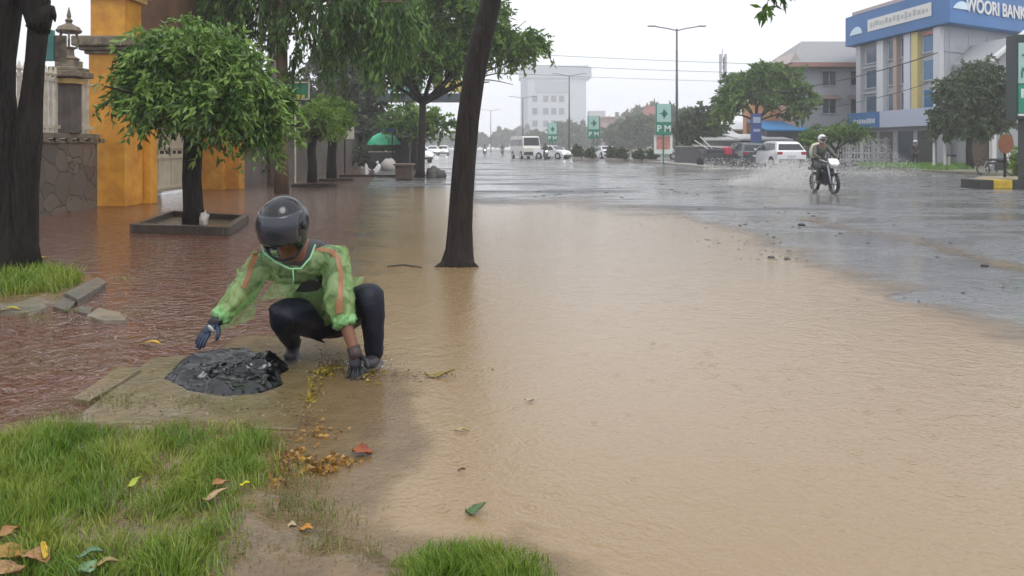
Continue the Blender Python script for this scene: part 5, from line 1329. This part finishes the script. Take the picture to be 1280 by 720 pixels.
    # loose flaps of film
    def flap(ps, name='poncho_flap'):
        n = 14; mb = MB(); a, b, c, d = [L_(x) for x in ps]
        for i in range(n):
            for j in range(n):
                u, v = i/(n-1), j/(n-1); p = (a.lerp(b,u)).lerp(d.lerp(c,u),v); p += Vector((.010*mnoise.noise(p*16),.030*mnoise.noise(p*12+Vector((3,1,0))),.008*mnoise.noise(p*20))); mb.v.append(tuple(p))
        mb.f = [(i*n+j,(i+1)*n+j,(i+1)*n+j+1,i*n+j+1) for i in range(n-1) for j in range(n-1)]
        return mb.build(name, film, po, smooth=True)
    flap((Q(298,372,4.80),Q(330,350,4.86),Q(318,398,4.86),Q(268,416,4.70)))
    flap((Q(345,350,4.86),Q(378,352,4.84),Q(360,372,4.80),Q(322,376,4.82)))
    flap((Q(425,350,4.98),Q(456,345,5.05),Q(448,398,5.02),Q(415,408,4.98)))
    # cuffs
    def cuff(c, d, r, seed):
        c = L_(c); d = Vector(d).normalized(); mb = MB(); sx = d.cross(Vector((0,1,0))).normalized(); sy = d.cross(sx); n = 28
        for ring, (o_, rr) in enumerate(((-.035,.92),(-.02,1.12),(-.004,1.0),(.010,1.14),(.024,.95),(.030,.72))):
            for k in range(n):
                a = k/n*2*math.pi; q = rr*r*(1+.09*math.sin(k*2.4+ring*2+seed)+.06*math.sin(k*5.1+ring)); mb.v.append(tuple(c+d*(o_+.008*math.sin(k*1.7+ring))+sx*q*math.cos(a)+sy*q*math.sin(a)))
        for i in range(5):
            for k in range(n): mb.f.append((i*n+k,i*n+(k+1)%n,(i+1)*n+(k+1)%n,(i+1)*n+k))
        mb.build('cuff', mat('cuff_green%d'%seed, (.14,.36,.12), .3, var=.5, vscale=25, rgb2=(.32,.55,.26), bump=.5, bscale=50), po, smooth=True)
    cuff(elL.lerp(wrL,.80), wrL-elL, .052, 1); cuff(elR.lerp(wrR,.36), wrR-elR, .062, 2)
    # orange bands
    band = mat('orange_band', (.33,.11,.05), .4, var=.4, vscale=18, rgb2=(.26,.16,.07))
    up = Vector((0,-.06,.10))
    strip_on('sleeve_band', po, [L_(Q(330,303,4.82)), L_(Q(318,322,4.74)), L_(Q(308,345,4.68)), L_(Q(302,360,4.66))], .032, band, po)
    strip_on('sleeve_band', po, [L_(Q(388,300,4.80)), L_(Q(410,308,4.78)), L_(Q(424,322,4.76)), L_(Q(428,345,4.72)), L_(Q(426,366,4.64)), L_(Q(422,392,4.60))], .036, band, po)
    # neck hem cord
    pts = [(326,302,4.62),(330,316,4.58),(345,328,4.56),(362,336,4.56),(376,336,4.58),(388,322,4.62),(394,306,4.70)]
    MB().tube([L_(Q(*p)) for p in pts], .0055, 8, jit=.1).tube([L_(Q(366,337,4.56)),L_(Q(367,350,4.58)),L_(Q(365,361,4.60))], .004, 6).build('cord', mat('cord_green', (.26,.55,.30), .3), po, smooth=True)
    # gloves
    gl = hand_mesh('glove', L_(wrL), Q(250,424,4.55)-wrL, (.2,.3,-.9), 1, glove_b, t, curl=.16, scale=1.08, spread=.10)
    d = (Q(250,424,4.55)-wrL).normalized()
    MB().tube([L_(wrL)-d*.045, L_(wrL)-d*.01, L_(wrL)+d*.03], [.034,.036,.034], 12).build('cuff', glove_m, gl, smooth=True)
    sd = d.cross(Vector((.2,.3,-.9))).normalized()
    MB().ball(L_(wrL)+d*.055+Vector((.022,-.022,.004)), (.014,.010,.034), 10, 7, M=rotm(sd, d)).build('palm_patch', glove_w, gl, smooth=True)
    g2 = hand_mesh('glove', L_(wrR), Vector((.10,-.30,-.9)), (.0,-.9,.2), -1, glove_m, t, curl=.30, scale=1.05, spread=.16)
    d = (wrR-elR).normalized()
    MB().tube([L_(wrR)-d*.04, L_(wrR)-d*.0, L_(wrR)+d*.03], [.036,.038,.036], 12).build('cuff', mat('glove_cuff_brown', (.05,.03,.03), .5), g2, smooth=True)
    # helmet : open-face shell, lining, visor
    Hc = hl+Mr @ Vector((0,-.008,.040)); rad = (.142,.168,.172)
    def shell(r, test, name, m, parent, thick):
        n, mm = 56, 40; mb = MB()
        for j in range(mm+1):
            th = math.pi*j/mm
            for k in range(n):
                a = 2*math.pi*k/n; mb.v.append((math.sin(th)*math.sin(a), math.sin(th)*math.cos(a), math.cos(th)))
        for j in range(mm):
            for k in range(n):
                q = (j*n+k,(j+1)*n+k,(j+1)*n+(k+1)%n,j*n+(k+1)%n); c = sum((Vector(mb.v[i]) for i in q), Vector())/4
                if test(c): mb.f.append(q)
        mb.v = [tuple(Mr @ Vector((x*r[0]*(1-.10*max(0,-z)), y*r[1], z*r[2]*(1.12 if z < 0 else 1)))+Hc) for x, y, z in mb.v]
        o = mb.build(name, m, parent, smooth=True)
        bm = bmesh.new(); bm.from_mesh(o.data); bmesh.ops.delete(bm, geom=[v for v in bm.verts if not v.link_faces], context='VERTS'); bm.to_mesh(o.data); bm.free()
        s = o.modifiers.new('s','SOLIDIFY'); s.thickness = thick; s.offset = -1; return o
    face = lambda c: c.y > 0 and c.z < .34 and abs(c.x) < .80-.12*max(0,-c.z)
    hs = shell(rad, lambda c: c.z > -.80 and not face(c), 'helmet', helm_m, t, .022)
    shell(tuple(q*1.035 for q in rad), lambda c: c.y > .05 and -.34 < c.z < .58 and abs(c.x) < .86, 'visor', mat('smoked_visor', (.022,.026,.042), .05, alpha=.90, coat=.8, bump=.12, bscale=60), hs, .003)
    for s in (-1,1): MB().ball(Hc+Mr @ Vector((s*.138,.035,.02)), (.012,.024,.024), 10, 7, M=Mr).build('visor_hinge', glove_m, hs, smooth=True)
    MB().tube([Hc+Mr @ Vector((-.115,.03,-.10)), Hc+Mr @ Vector((-.07,.06,-.165)), Hc+Mr @ Vector((.0,.075,-.180)), Hc+Mr @ Vector((.07,.06,-.165)), Hc+Mr @ Vector((.115,.03,-.10))], .009, 6).build('chin_strap', glove_m, hs)
    dr = MB(); rs = random.Random(3)
    for _ in range(130):
        a = rs.uniform(0,6.28); zz = rs.uniform(.45,1); q = math.sqrt(1-zz*zz); v = Vector((q*math.cos(a)*rad[0]*1.04, q*math.sin(a)*rad[1]*1.04, zz*rad[2]*1.01)); dr.ball(Hc+Mr @ v, rs.uniform(.001,.0026), 6, 4)
    dd = dr.build('raindrops', mat('drop', (.25,.28,.3), .03, alpha=.45), hs); dd['kind'] = 'stuff'
    return t
crouching()
# splashed water where the hand works
def splash(c, n, r, h, s, seed, label, m):
    rs = random.Random(seed); mb = MB()
    for _ in range(n):
        u = abs(rs.gauss(0,.5)); p = Vector(c)+Vector((rs.gauss(0,r[0]), rs.gauss(0,r[1]), .01+u*h*rs.random())); q = rs.uniform(.4,1)*s; mb.ball(p, (q,q,q*rs.uniform(.8,2)), 5, 3)
    return tag(mb.build('splash', m), label, 'water drops', kind='stuff')
dropm = mat('white_water', (.75,.77,.78), .15, alpha=.75)
splash(G(455,459), 90, (.09,.05), .06, .0035, 2, 'small splashes around the hand in the water', dropm)
# ============================================================ vehicles
tyre = mat('tyre', (.015,.015,.016), .5); rim_m = mat('rim', (.45,.46,.47), .3, metal=.6); blackp = mat('black_plastic_trim', (.02,.02,.022), .45)
tail = mat('tail_lamp', (.35,.02,.03), .2); lampw = mat('head_lamp', (.7,.7,.7), .1); lit = mat('lit_lamp', (.9,.9,.85), .2, emit=(1,.97,.88), estr=7.0); platem = mat('plate', (.6,.6,.58), .5)
cglass = mat('car_glass', (.018,.022,.026), .06)
def car(name, label, cat, loc, rz, Ln, W, Hh, paint, style='suv', lights=False, scale=1.0, group=None):
    """x forward; the body is lofted from a side profile with tumblehome"""
    t = thing(name, label, cat, loc, rz, group)
    h = Hh; L = Ln/2
    prof = {'suv': [(-L,.30),(-L*1.0,.62*h),(-L*.96,.66*h),(-L*.80,.91*h),(-L*.72,.965*h),(-L*.60,.99*h),(-L*.35,1.0*h),(-L*.05,.995*h),(L*.14,.95*h),(L*.30,.82*h),(L*.50,.66*h),(L*.90,.56*h),(L*.99,.42*h),(L,.25)],
            'sedan': [(-L,.28),(-L*1.0,.60*h),(-L*.90,.70*h),(-L*.62,.72*h),(-L*.38,.97*h),(-L*.05,1.0*h),(L*.15,.97*h),(L*.48,.67*h),(L*.92,.56*h),(L*.99,.42*h),(L,.25)],
            'bus': [(-L,.35),(-L,.90*h),(-L*.94,.97*h),(-L*.8,1.0*h),(L*.75,1.0*h),(L*.88,.95*h),(L*.95,.55*h),(L*1.0,.48*h),(L,.30)]}[style]
    belt = (.62 if style != 'bus' else .52)*h; Wr = (.70 if style != 'bus' else .92)
    hw = lambda z: W/2*(1-.06*max(0,(.45*h-z)/(.45*h))) if z <= belt else W/2*(1+(Wr-1)*(z-belt)/(h-belt))
    n = len(prof); mb = MB()
    for s in (-1,-.96,.96,1):
        for x, z in prof:
            k = 1 if abs(s) < 1 else 1
            mb.v.append((x*(.985 if abs(s) == 1 else 1), s*hw(z), z-(.0 if abs(s) < 1 else .0)))
    for a in range(3):
        for i in range(n): b = (i+1) % n; mb.f.append((a*n+i, a*n+b, (a+1)*n+b, (a+1)*n+i))
    mb.f.append(tuple(range(n))); mb.f.append(tuple(range(3*n,4*n))[::-1])
    body = mb.build('body', paint, t, bevel=.09, segs=4); body.data.set_sharp_from_angle(angle=R(50))
    # side glass following the tumblehome, wind and rear screens
    def sg(poly, s, nm='side_window'):
        v = [(x, s*(hw(z)+.006), z) for x, z in poly]+[(x, s*(hw(z)-.02), z) for x, z in poly]; k = len(poly)
        MB().add(v, [tuple(range(k)), tuple(range(k,2*k))[::-1]]+[(i,(i+1)%k,(i+1)%k+k,i+k) for i in range(k)]).build(nm, cglass, body)
    if style == 'suv': polys = [[(-L*.80,.70*h),(-L*.42,.66*h),(-L*.42,.92*h),(-L*.66,.91*h)],[(-L*.38,.66*h),(-L*.02,.66*h),(-L*.04,.93*h),(-L*.38,.93*h)],[(L*.02,.66*h),(L*.40,.67*h),(L*.18,.91*h),(L*.0,.93*h)]]
    elif style == 'sedan': polys = [[(-L*.55,.72*h),(-L*.06,.68*h),(-L*.06,.93*h),(-L*.34,.92*h)],[(-L*.02,.68*h),(L*.40,.68*h),(L*.16,.92*h),(-L*.02,.93*h)]]
    else: polys = [[(-L*.92+i*L*.36,.58*h),(-L*.60+i*L*.36,.58*h),(-L*.60+i*L*.36,.86*h),(-L*.92+i*L*.36,.86*h)] for i in range(5)]
    for p in polys:
        for s in (-1,1): sg(p, s)
    def scr(a, b, nm, out):
        (xa, za), (xb, zb) = a, b; d = Vector((xb-xa,0,zb-za)).normalized(); nv = Vector((-d.z,0,d.x))*out; v = []
        for o_ in (.008,-.02):
            for x, z, k in ((xa,za,.90),(xb,zb,.88)):
                for s in (-1,1): v.append((x+nv.x*o_, s*hw(z)*k, z+nv.z*o_))
        MB().add(v, [(0,1,3,2),(4,6,7,5),(0,4,5,1),(2,3,7,6),(0,2,6,4),(1,5,7,3)]).build(nm, cglass, body)
    if style == 'suv': scr((L*.48,.672*h),(L*.18,.915*h),'windscreen',-1); scr((-L*.955,.67*h),(-L*.815,.885*h),'rear_window',1)
    elif style == 'sedan': scr((L*.46,.69*h),(L*.17,.95*h),'windscreen',-1); scr((-L*.60,.74*h),(-L*.40,.95*h),'rear_window',1)
    else: scr((L*.945,.58*h),(L*.885,.93*h),'windscreen',-1); scr((-L,.60*h),(-L*1.0+.001,.86*h),'rear_window',1)
    # lamps, bumpers, plate, mirrors
    for s in (-1,1):
        MB().box((-L*.985,s*W*.40,.56*h if style != 'bus' else .32*h),(.12,W*.17,.10*h)).build('tail_light', tail, t, bevel=.02)
        MB().box((L*.975,s*W*.38,.45*h if style != 'bus' else .34*h),(.10,W*.18,.09*h)).build('headlight', lit if lights else lampw, t, bevel=.02)
        MB().box((L*.38,s*(W*.5+.07),.69*h),(.12,.14,.13)).build('mirror', paint, t, bevel=.03)
    MB().box((-L-.005,0,.27*h),(.14,W*.90,.15*h)).build('bumper', blackp, t, bevel=.03); MB().box((L-.01,0,.24*h),(.14,W*.90,.13*h)).build('bumper', blackp, t, bevel=.03)
    MB().box((-L-.02,0,.46*h),(.02,.5,.13)).build('number_plate', platem, t)
    wr = .34 if style != 'bus' else .40
    for x in (-L*.60, L*.62):
        for s in (-1,1):
            w = MB(); w.tube([(x,s*(W/2-.20),wr),(x,s*(W/2+.012),wr)], wr, 22).build('wheel', tyre, t)
            MB().tube([(x,s*(W/2+.005),wr),(x,s*(W/2+.022),wr)], wr*.62, 14).build('rim', rim_m, w and t.children[-1])
            MB().tube([(x,s*(W/2-.22),wr+.01),(x,s*(W/2+.004),wr+.01)], wr*1.18, 22).build('wheel_arch', blackp, t)
    return t
wp = mat('white_car_paint', (.74,.75,.77), .22, coat=.6); dkp = mat('dark_car_paint', (.03,.035,.04), .2, coat=.7); dgp = mat('slate_car_paint', (.05,.065,.07), .25, coat=.6)
def rzto(dx, dy): return math.atan2(dy, dx)
car('white_suv', 'white suv seen from behind driving off through the spray', 'car', (X(970,48),48,0), rzto(-.08,1), 4.5, 1.85, 1.68, wp, 'suv')
car('dark_car', 'dark hatchback with a roof rack stopped left of the white suv', 'car', (X(930,51),51,0), rzto(-.08,1), 4.2, 1.75, 1.62, dgp, 'suv')
# tricycle truck with load
def cargo():
    t = thing('cargo_tricycle', 'dark three wheeled cargo tricycle loaded with pipes beside the dark hatchback', 'tricycle', (X(893,50),50,0), rzto(-.5,.85))
    MB().box((-.5,0,.65),(1.9,1.2,.5)).build('cargo_bed', dkp, t, bevel=.02)
    MB().box((-.55,0,1.0),(1.4,1.1,.35)).build('tarpaulin', mat('tarp', (.04,.045,.06), .5, bump=.5), t, bevel=.06)
    MB().box((-1.3,.2,1.05),(.5,.5,.5)).build('red_bundle', mat('red_bundle', (.45,.05,.10), .5, bump=.4), t, bevel=.08)
    fr = MB().tube([(.5,0,.7),(1.0,0,.75),(1.25,0,.35)], .04, 8).tube([(1.0,0,.7),(1.1,0,1.1)], .035, 8).tube([(1.1,-.3,1.12),(1.1,.3,1.12)], .025, 8).tube([(.5,0,.7),(.9,0,.35),(1.25,0,.35)], .03, 6)
    fr.build('frame', mat('dull_frame', (.25,.22,.20), .4), t); MB().box((.7,0,.85),(.5,.25,.12)).build('seat', blackp, t, bevel=.03)
    for x, y in ((1.3,0),(-.9,.6),(-.9,-.6)): MB().tube([(x,y-.05,.3),(x,y+.05,.3)], .3, 18).build('wheel', tyre, t)
    for i, (a, b) in enumerate((((-1.0,.1,1.25),(1.9,.15,1.45)),((-1.1,-.1,1.3),(2.0,-.2,1.38)),((.2,0,1.2),(1.2,.1,2.0)),((.0,.2,1.0),(1.5,.3,1.75)))):
        MB().tube([a,b], .035, 6).build('pipe', mat('pipe%d'%i, (.55,.53,.5), .4), t)
cargo()
car('white_minibus', 'white minibus with dark windows driving on the far carriageway', 'minibus', (X(656,88),88,0), rzto(.25,-1), 6.2, 2.05, 2.55, mat('cream_bus_paint', (.62,.60,.56), .35), 'bus')
car('white_hatchback', 'white hatchback with a lit headlight between minibus and middle sign', 'car', (X(691,84),84,0), rzto(.75,-.66), 4.3, 1.75, 1.5, wp, 'sedan', True)
car('white_sedan', 'white saloon half hidden by the median shrubs', 'car', (X(756,86),86,0), rzto(-.2,1), 4.5, 1.85, 1.45, wp, 'sedan')
car('distant_car', 'farthest left white car with glowing headlights beside the slim tree', 'car', (X(541,125),125,0), rzto(.03,-1), 4.3, 1.8, 1.55, wp, 'suv', True)
car('distant_car', 'second white car with glowing headlights close left of the leaning trunk', 'car', (X(554,122),122,0), rzto(.03,-1), 4.3, 1.8, 1.6, wp, 'suv', True)
car('parked_car', 'pale car partly hidden right behind the nearest street lamp', 'car', (X(858,80),80,0), rzto(-.9,.2), 4.3, 1.8, 1.45, mat('grey_car', (.3,.31,.32), .3), 'sedan')
car('parked_car', 'white parked car nose visible left behind the slim tree trunk', 'car', (X(520,66),66,0), rzto(.4,-.9), 4.3, 1.8, 1.5, wp, 'sedan', True)

def motorbike(name, label, loc, rz, col, fair, lights=False, scale=1.0, plate=True):
    t = thing(name, label, 'motorcycle', loc, rz, scale=scale)
    def wheel(x):
        w = MB(); n = 26; r0, r1 = .26, .31
        w.v = []; 
        for y in (-.05,.05):
            for r in (r0,r1):
                for k in range(n): a = k/n*6.2832; w.v.append((x+r*math.cos(a), y*(1 if r == r0 else .7), .31+r*math.sin(a)))
        for k in range(n):
            b = (k+1)%n; w.f += [(k,b,n+b,n+k),(2*n+k,3*n+k,3*n+b,2*n+b),(n+k,n+b,3*n+b,3*n+k),(k,2*n+k,2*n+b,b)]
        o = w.build('wheel', tyre, t); sp = MB()
        for k in range(6): a = k*math.pi/3; sp.bar((x,0,.31),(x+.25*math.cos(a),0,.31+.25*math.sin(a)),.025,.03)
        sp.tube([(x,-.06,.31),(x,.06,.31)],.05,10); sp.build('rim', rim_m, o)
    wheel(-.64); wheel(.66)
    mu = MB()
    for s in (-.09,.09): mu.tube([(.66,s,.31),(.44,s,.86)], .028, 8)
    mu.tube([(.42,-.32,1.02),(.43,-.15,.95),(.44,0,.92),(.43,.15,.95),(.42,.32,1.02)], .018, 8); mu.build('fork', rim_m, t, smooth=True)
    MB().add([(.78,0,.80),(.70,-.16,.92),(.56,-.14,1.06),(.56,.14,1.06),(.70,.16,.92),(.62,-.10,.76),(.62,.10,.76),(.50,0,.92)],[(0,1,2,3,4),(0,5,1),(0,4,6),(0,6,5),(7,2,1,5),(7,3,2),(7,6,4,3),(7,5,6)]).build('headlight_cowl', fair, t, bevel=.02)
    MB().ball((.74,0,.86),(.04,.09,.06),10,7).build('headlight', lit if lights else lampw, t, smooth=True)
    MB().box((.72,0,.62),(.36,.12,.03), M=None).build('front_fender', col, t, bevel=.012)
    MB().ball((.16,0,.80),(.28,.14,.14),12,8).build('tank', col, t, smooth=True)
    MB().box((-.32,0,.80),(.75,.24,.10)).build('seat', blackp, t, bevel=.035)
    MB().box((.08,0,.45),(.42,.26,.34)).box((.0,0,.62),(.9,.10,.10)).build('engine', mat(name+'_engine', (.05,.05,.055), .4, metal=.4), t, bevel=.03)
    MB().tube([(.25,.13,.35),(-.2,.15,.24),(-.72,.17,.34)], [.03,.04,.05], 10).build('exhaust', rim_m, t, smooth=True)
    MB().box((-.78,0,.72),(.30,.18,.08)).build('rear_fender', col, t, bevel=.02); MB().box((-.93,0,.74),(.04,.14,.07)).build('tail_light', tail, t)
    for s in (-1,1):
        m_ = MB().tube([(.42,s*.24,1.0),(.40,s*.30,1.18)], .010, 6).ball((.40,s*.32,1.22),(.015,.06,.035),10,6); m_.build('mirror', blackp, t)
        MB().tube([(-.45,s*.13,.75),(-.64,s*.10,.33)], .022, 6).build('shock', rim_m, t)
    return t
def rider(label, loc, rz, jacket, helmet, scale=1.0, detail=True):
    t = thing('person', label, 'person', loc, rz, scale=scale)
    J = {'pel': (-.30,0,.92,.13),'waist': (-.30,0,1.08,.13),'chest': (-.22,0,1.28,.155),'nb': (-.17,0,1.43,.07),'neck': (-.15,0,1.50,.055),'skull': (-.13,0,1.60,.075)}
    E = [('pel','waist'),('waist','chest'),('chest','nb'),('nb','neck'),('neck','skull')]
    for s, c in ((1,'l'),(-1,'r')):
        J.update({'s'+c: (-.19,s*.19,1.38,.065),'e'+c: (.0,s*.30,1.15,.048),'w'+c: (.32,s*.27,1.06,.032),'h'+c: (.40,s*.26,1.04,.035),'p'+c: (-.28,s*.10,.90,.095),'k'+c: (.14,s*.20,.80,.065),'a'+c: (-.02,s*.20,.36,.042),'t'+c: (.12,s*.20,.30,.035)})
        E += [('nb','s'+c),('s'+c,'e'+c),('e'+c,'w'+c),('w'+c,'h'+c),('pel','p'+c),('p'+c,'k'+c),('k'+c,'a'+c),('a'+c,'t'+c)]
    b = skin('body', J, E, skin_m, t, 1, 'pel')
    Mr = rotm((0,-1,0),(1,0,-.08)); join_mesh(b, headmesh(Vector((-.11,0,1.61)), .075, Mr))
    pick = lambda ks, k=1.12, a=.008: {q: (*J[q][:3], J[q][3]*k+a) for q in ks}
    skin('jacket', pick(['pel','waist','chest','nb','sl','el','wl','sr','er','wr']), [e for e in E if all(q in ['pel','waist','chest','nb','sl','el','wl','sr','er','wr'] for q in e)], jacket, t, 2, 'pel', .008, 12)
    tk = ['pel','pl','kl','al','pr','kr','ar']; skin('trousers', pick(tk,1.15,.01), [e for e in E if all(q in tk for q in e)], mat('dark_trousers%d'%len(MATS), (.05,.055,.05), .5), t, 2, 'pel', .006, 12)
    hm = MB().ball((-.13,0,1.64),(.145,.125,.135),18,12); hm.f = [f for f in hm.f if not (sum(hm.v[i][0] for i in f)/4 > -.05 and sum(hm.v[i][2] for i in f)/4 < 1.655)]
    h = hm.build('helmet', helmet, t, smooth=True); s_ = h.modifiers.new('s','SOLIDIFY'); s_.thickness = .012
    MB().add([(.0,-.09,1.71),(.0,.09,1.71),(.075,.06,1.675),(.075,-.06,1.675)],[(0,1,2,3)]).build('peak', blackp, h).modifiers.new('s','SOLIDIFY').thickness = .012
    for s in (1,-1): MB().ball((.40,s*.26,1.04),(.05,.04,.035),10,7).build('glove', blackp, t, smooth=True)
    for s in (1,-1): MB().ball((.08,s*.20,.30),(.13,.05,.05),10,7).build('shoe', blackp, t, smooth=True)
    return t
cm = mat('camo_jacket', (.05,.055,.045), .5, var=.5, vscale=14, rgb2=(.12,.12,.10)); whel = mat('white_helmet', (.72,.72,.72), .2, coat=.6)
bl = (X(1030,21.6),21.6,0); br_ = rzto(.04,-1)
motorbike('motorcycle', 'dark motorcycle with a white front cowl splashing over the wet road', bl, br_, mat('bike_dark', (.03,.03,.035), .3, coat=.5), mat('white_cowl', (.8,.8,.8), .2), scale=.94)
rider('motorcyclist in a white helmet and dark jacket riding through the water', bl, br_, cm, whel, .94)
q = Matrix.Rotation(br_, 3, 'Z') @ Vector((-.50,0,1.22))*.94
t = thing('backpack', 'pale cream backpack worn by the motorcyclist', 'backpack', (bl[0]+q.x, bl[1]+q.y, q.z), br_)
MB().ball((-.02,0,.02),(.15,.20,.27),14,10,nz=.12).build('pouch', mat('cream_cloth', (.62,.58,.42), .6, bump=.4), t, smooth=True)
MB().tube([(.08,-.13,.22),(.20,-.15,.20),(.28,-.14,.02),(.12,-.14,-.18)], .018, 6).tube([(.08,.13,.22),(.20,.15,.20),(.28,.14,.02),(.12,.14,-.18)], .018, 6).build('straps', MATS['cream_cloth'], t)
b2 = (X(682,80),80,0)
motorbike('motorcycle', 'small dark motorcycle with a lit lamp in front of the white hatchback', b2, rzto(.1,-1), dkp, blackp, True)
rider('dark clad rider on the small motorcycle in front of the white hatchback', b2, rzto(.1,-1), mat('dark_jacket', (.05,.05,.055), .5), mat('dark_helmet', (.05,.05,.05), .3))
b3 = (X(606,110),110,0)
motorbike('motorcycle', 'far motorcycle with a glowing headlight just right of the leaning trunk', b3, rzto(.05,-1), dkp, blackp, True)
rider('far hazy rider just right of the leaning trunk', b3, rzto(.05,-1), mat('grey_jacket', (.25,.25,.25), .5), MATS['dark_helmet'])
b4 = (X(628,120),120,0)
motorbike('motorcycle', 'far dark motorcycle left of the white minibus', b4, rzto(.05,-1), dkp, blackp)
rider('far hazy rider left of the white minibus', b4, rzto(.05,-1), MATS['dark_jacket'], MATS['dark_helmet'])
b5 = (X(799,70)-1.6,70,0)
b5 = (X(1247,35),35,.0)
motorbike('motorcycle', 'dark motorcycle parked beside the round brown sign', b5, rzto(.7,-.7), dkp, blackp, scale=.9)
b6 = (X(1257,36),36,.0)
motorbike('motorcycle', 'second motorcycle parked farther right behind the round brown sign', b6, rzto(.7,-.7), mat('grey_bike', (.12,.12,.13), .3), blackp, scale=.9)
# pedestrian with a white cap before the shops
def standing(px, d, top, bottom, label):
    t = thing('person', label, 'person', (X(px,d), d, 0)); k = 1.0
    J = {'pel': (0,0,.92,.12),'waist': (0,0,1.08,.12),'chest': (0,0,1.28,.15),'nb': (0,0,1.43,.07),'neck': (0,0,1.50,.055),'skull': (0,0,1.60,.08)}; E = [('pel','waist'),('waist','chest'),('chest','nb'),('nb','neck'),('neck','skull')]
    for s, c in ((1,'l'),(-1,'r')):
        J.update({'s'+c: (s*.18,0,1.38,.06),'e'+c: (s*.24,.02,1.12,.045),'w'+c: (s*.22,-.06,.88,.03),'h'+c: (s*.21,-.07,.80,.035),'p'+c: (s*.09,0,.88,.09),'k'+c: (s*.10,-.02,.50,.06),'a'+c: (s*.10,.0,.08,.04),'t'+c: (s*.11,-.12,.05,.035)})
        E += [('nb','s'+c),('s'+c,'e'+c),('e'+c,'w'+c),('w'+c,'h'+c),('pel','p'+c),('p'+c,'k'+c),('k'+c,'a'+c),('a'+c,'t'+c)]
    b = skin('body', J, E, skin_m, t, 1, 'pel'); join_mesh(b, headmesh(Vector((0,-.02,1.61)), .075, rotm((-1,0,0),(0,-1,0))))
    def part(nm, ks, m): skin(nm, {q: (*J[q][:3], J[q][3]*1.15+.008) for q in ks}, [e for e in E if all(q in ks for q in e)], m, t, 1, ks[0])
    part('shirt', ['pel','waist','chest','nb','sl','el','sr','er'], MATS['dark_jacket']); part('trousers', ['pel','pl','kl','al','pr','kr','ar'], blackp)
    MB().ball((0,0,1.68),(.13,.14,.10),12,8).build('cap', whel, t, smooth=True)
standing(1144, 50, 1, 1, 'distant pedestrian with a white hat standing before the dark shopfront')
# spray
def spray():
    rs = random.Random(12); mb = MB()
    def put(p, s): 
        a = Vector((rs.gauss(0,1),rs.gauss(0,1),rs.gauss(0,1))).normalized()*s; b = Vector((rs.gauss(0,1),rs.gauss(0,1),rs.gauss(0,1))).normalized()*s
        mb.add([p, p+a, p+b, p+a.cross(b)/s*.8], [(0,1,2),(0,2,3),(0,3,1),(1,3,2)])
    for _ in range(44000):                                    # fan thrown back and to the left of the rear wheel
        u = rs.random()**.8; y = 22.6+u*4.0+rs.gauss(0,.5); px = 1018-85*u+rs.gauss(0,16)
        hgt = (.15+.75*math.sin(math.pi*min(1,u*1.0+.12)))*rs.random()**1.9
        put(Vector((X(px,y), y, .02+hgt)), rs.uniform(.008,.024))
    for _ in range(6000):                                    # second fan on its other side and from the cars ahead
        px = rs.gauss(1085,34); y = rs.uniform(33,40); hgt = max(0,(1-abs(px-1085)/80))*1.9*rs.random()**2.0
        put(Vector((X(px,y), y, .02+hgt)), rs.uniform(.010,.034))
    for _ in range(4500):
        px = rs.uniform(880,1030); y = rs.uniform(43.5,46); put(Vector((X(px,y), y, .02+.65*rs.random()**2.2)), rs.uniform(.015,.04))
    for _ in range(500):
        p = G(rs.gauss(1036,26), rs.gauss(243,3)); put(Vector((p.x,p.y,.02+.15*rs.random()**2)), rs.uniform(.006,.014))
    tag(mb.build('water_spray', mat('spray_white', (.80,.79,.77), .4, alpha=.85)), 'white water spray thrown up around the motorcycle and the cars', 'water spray', kind='stuff')
spray()
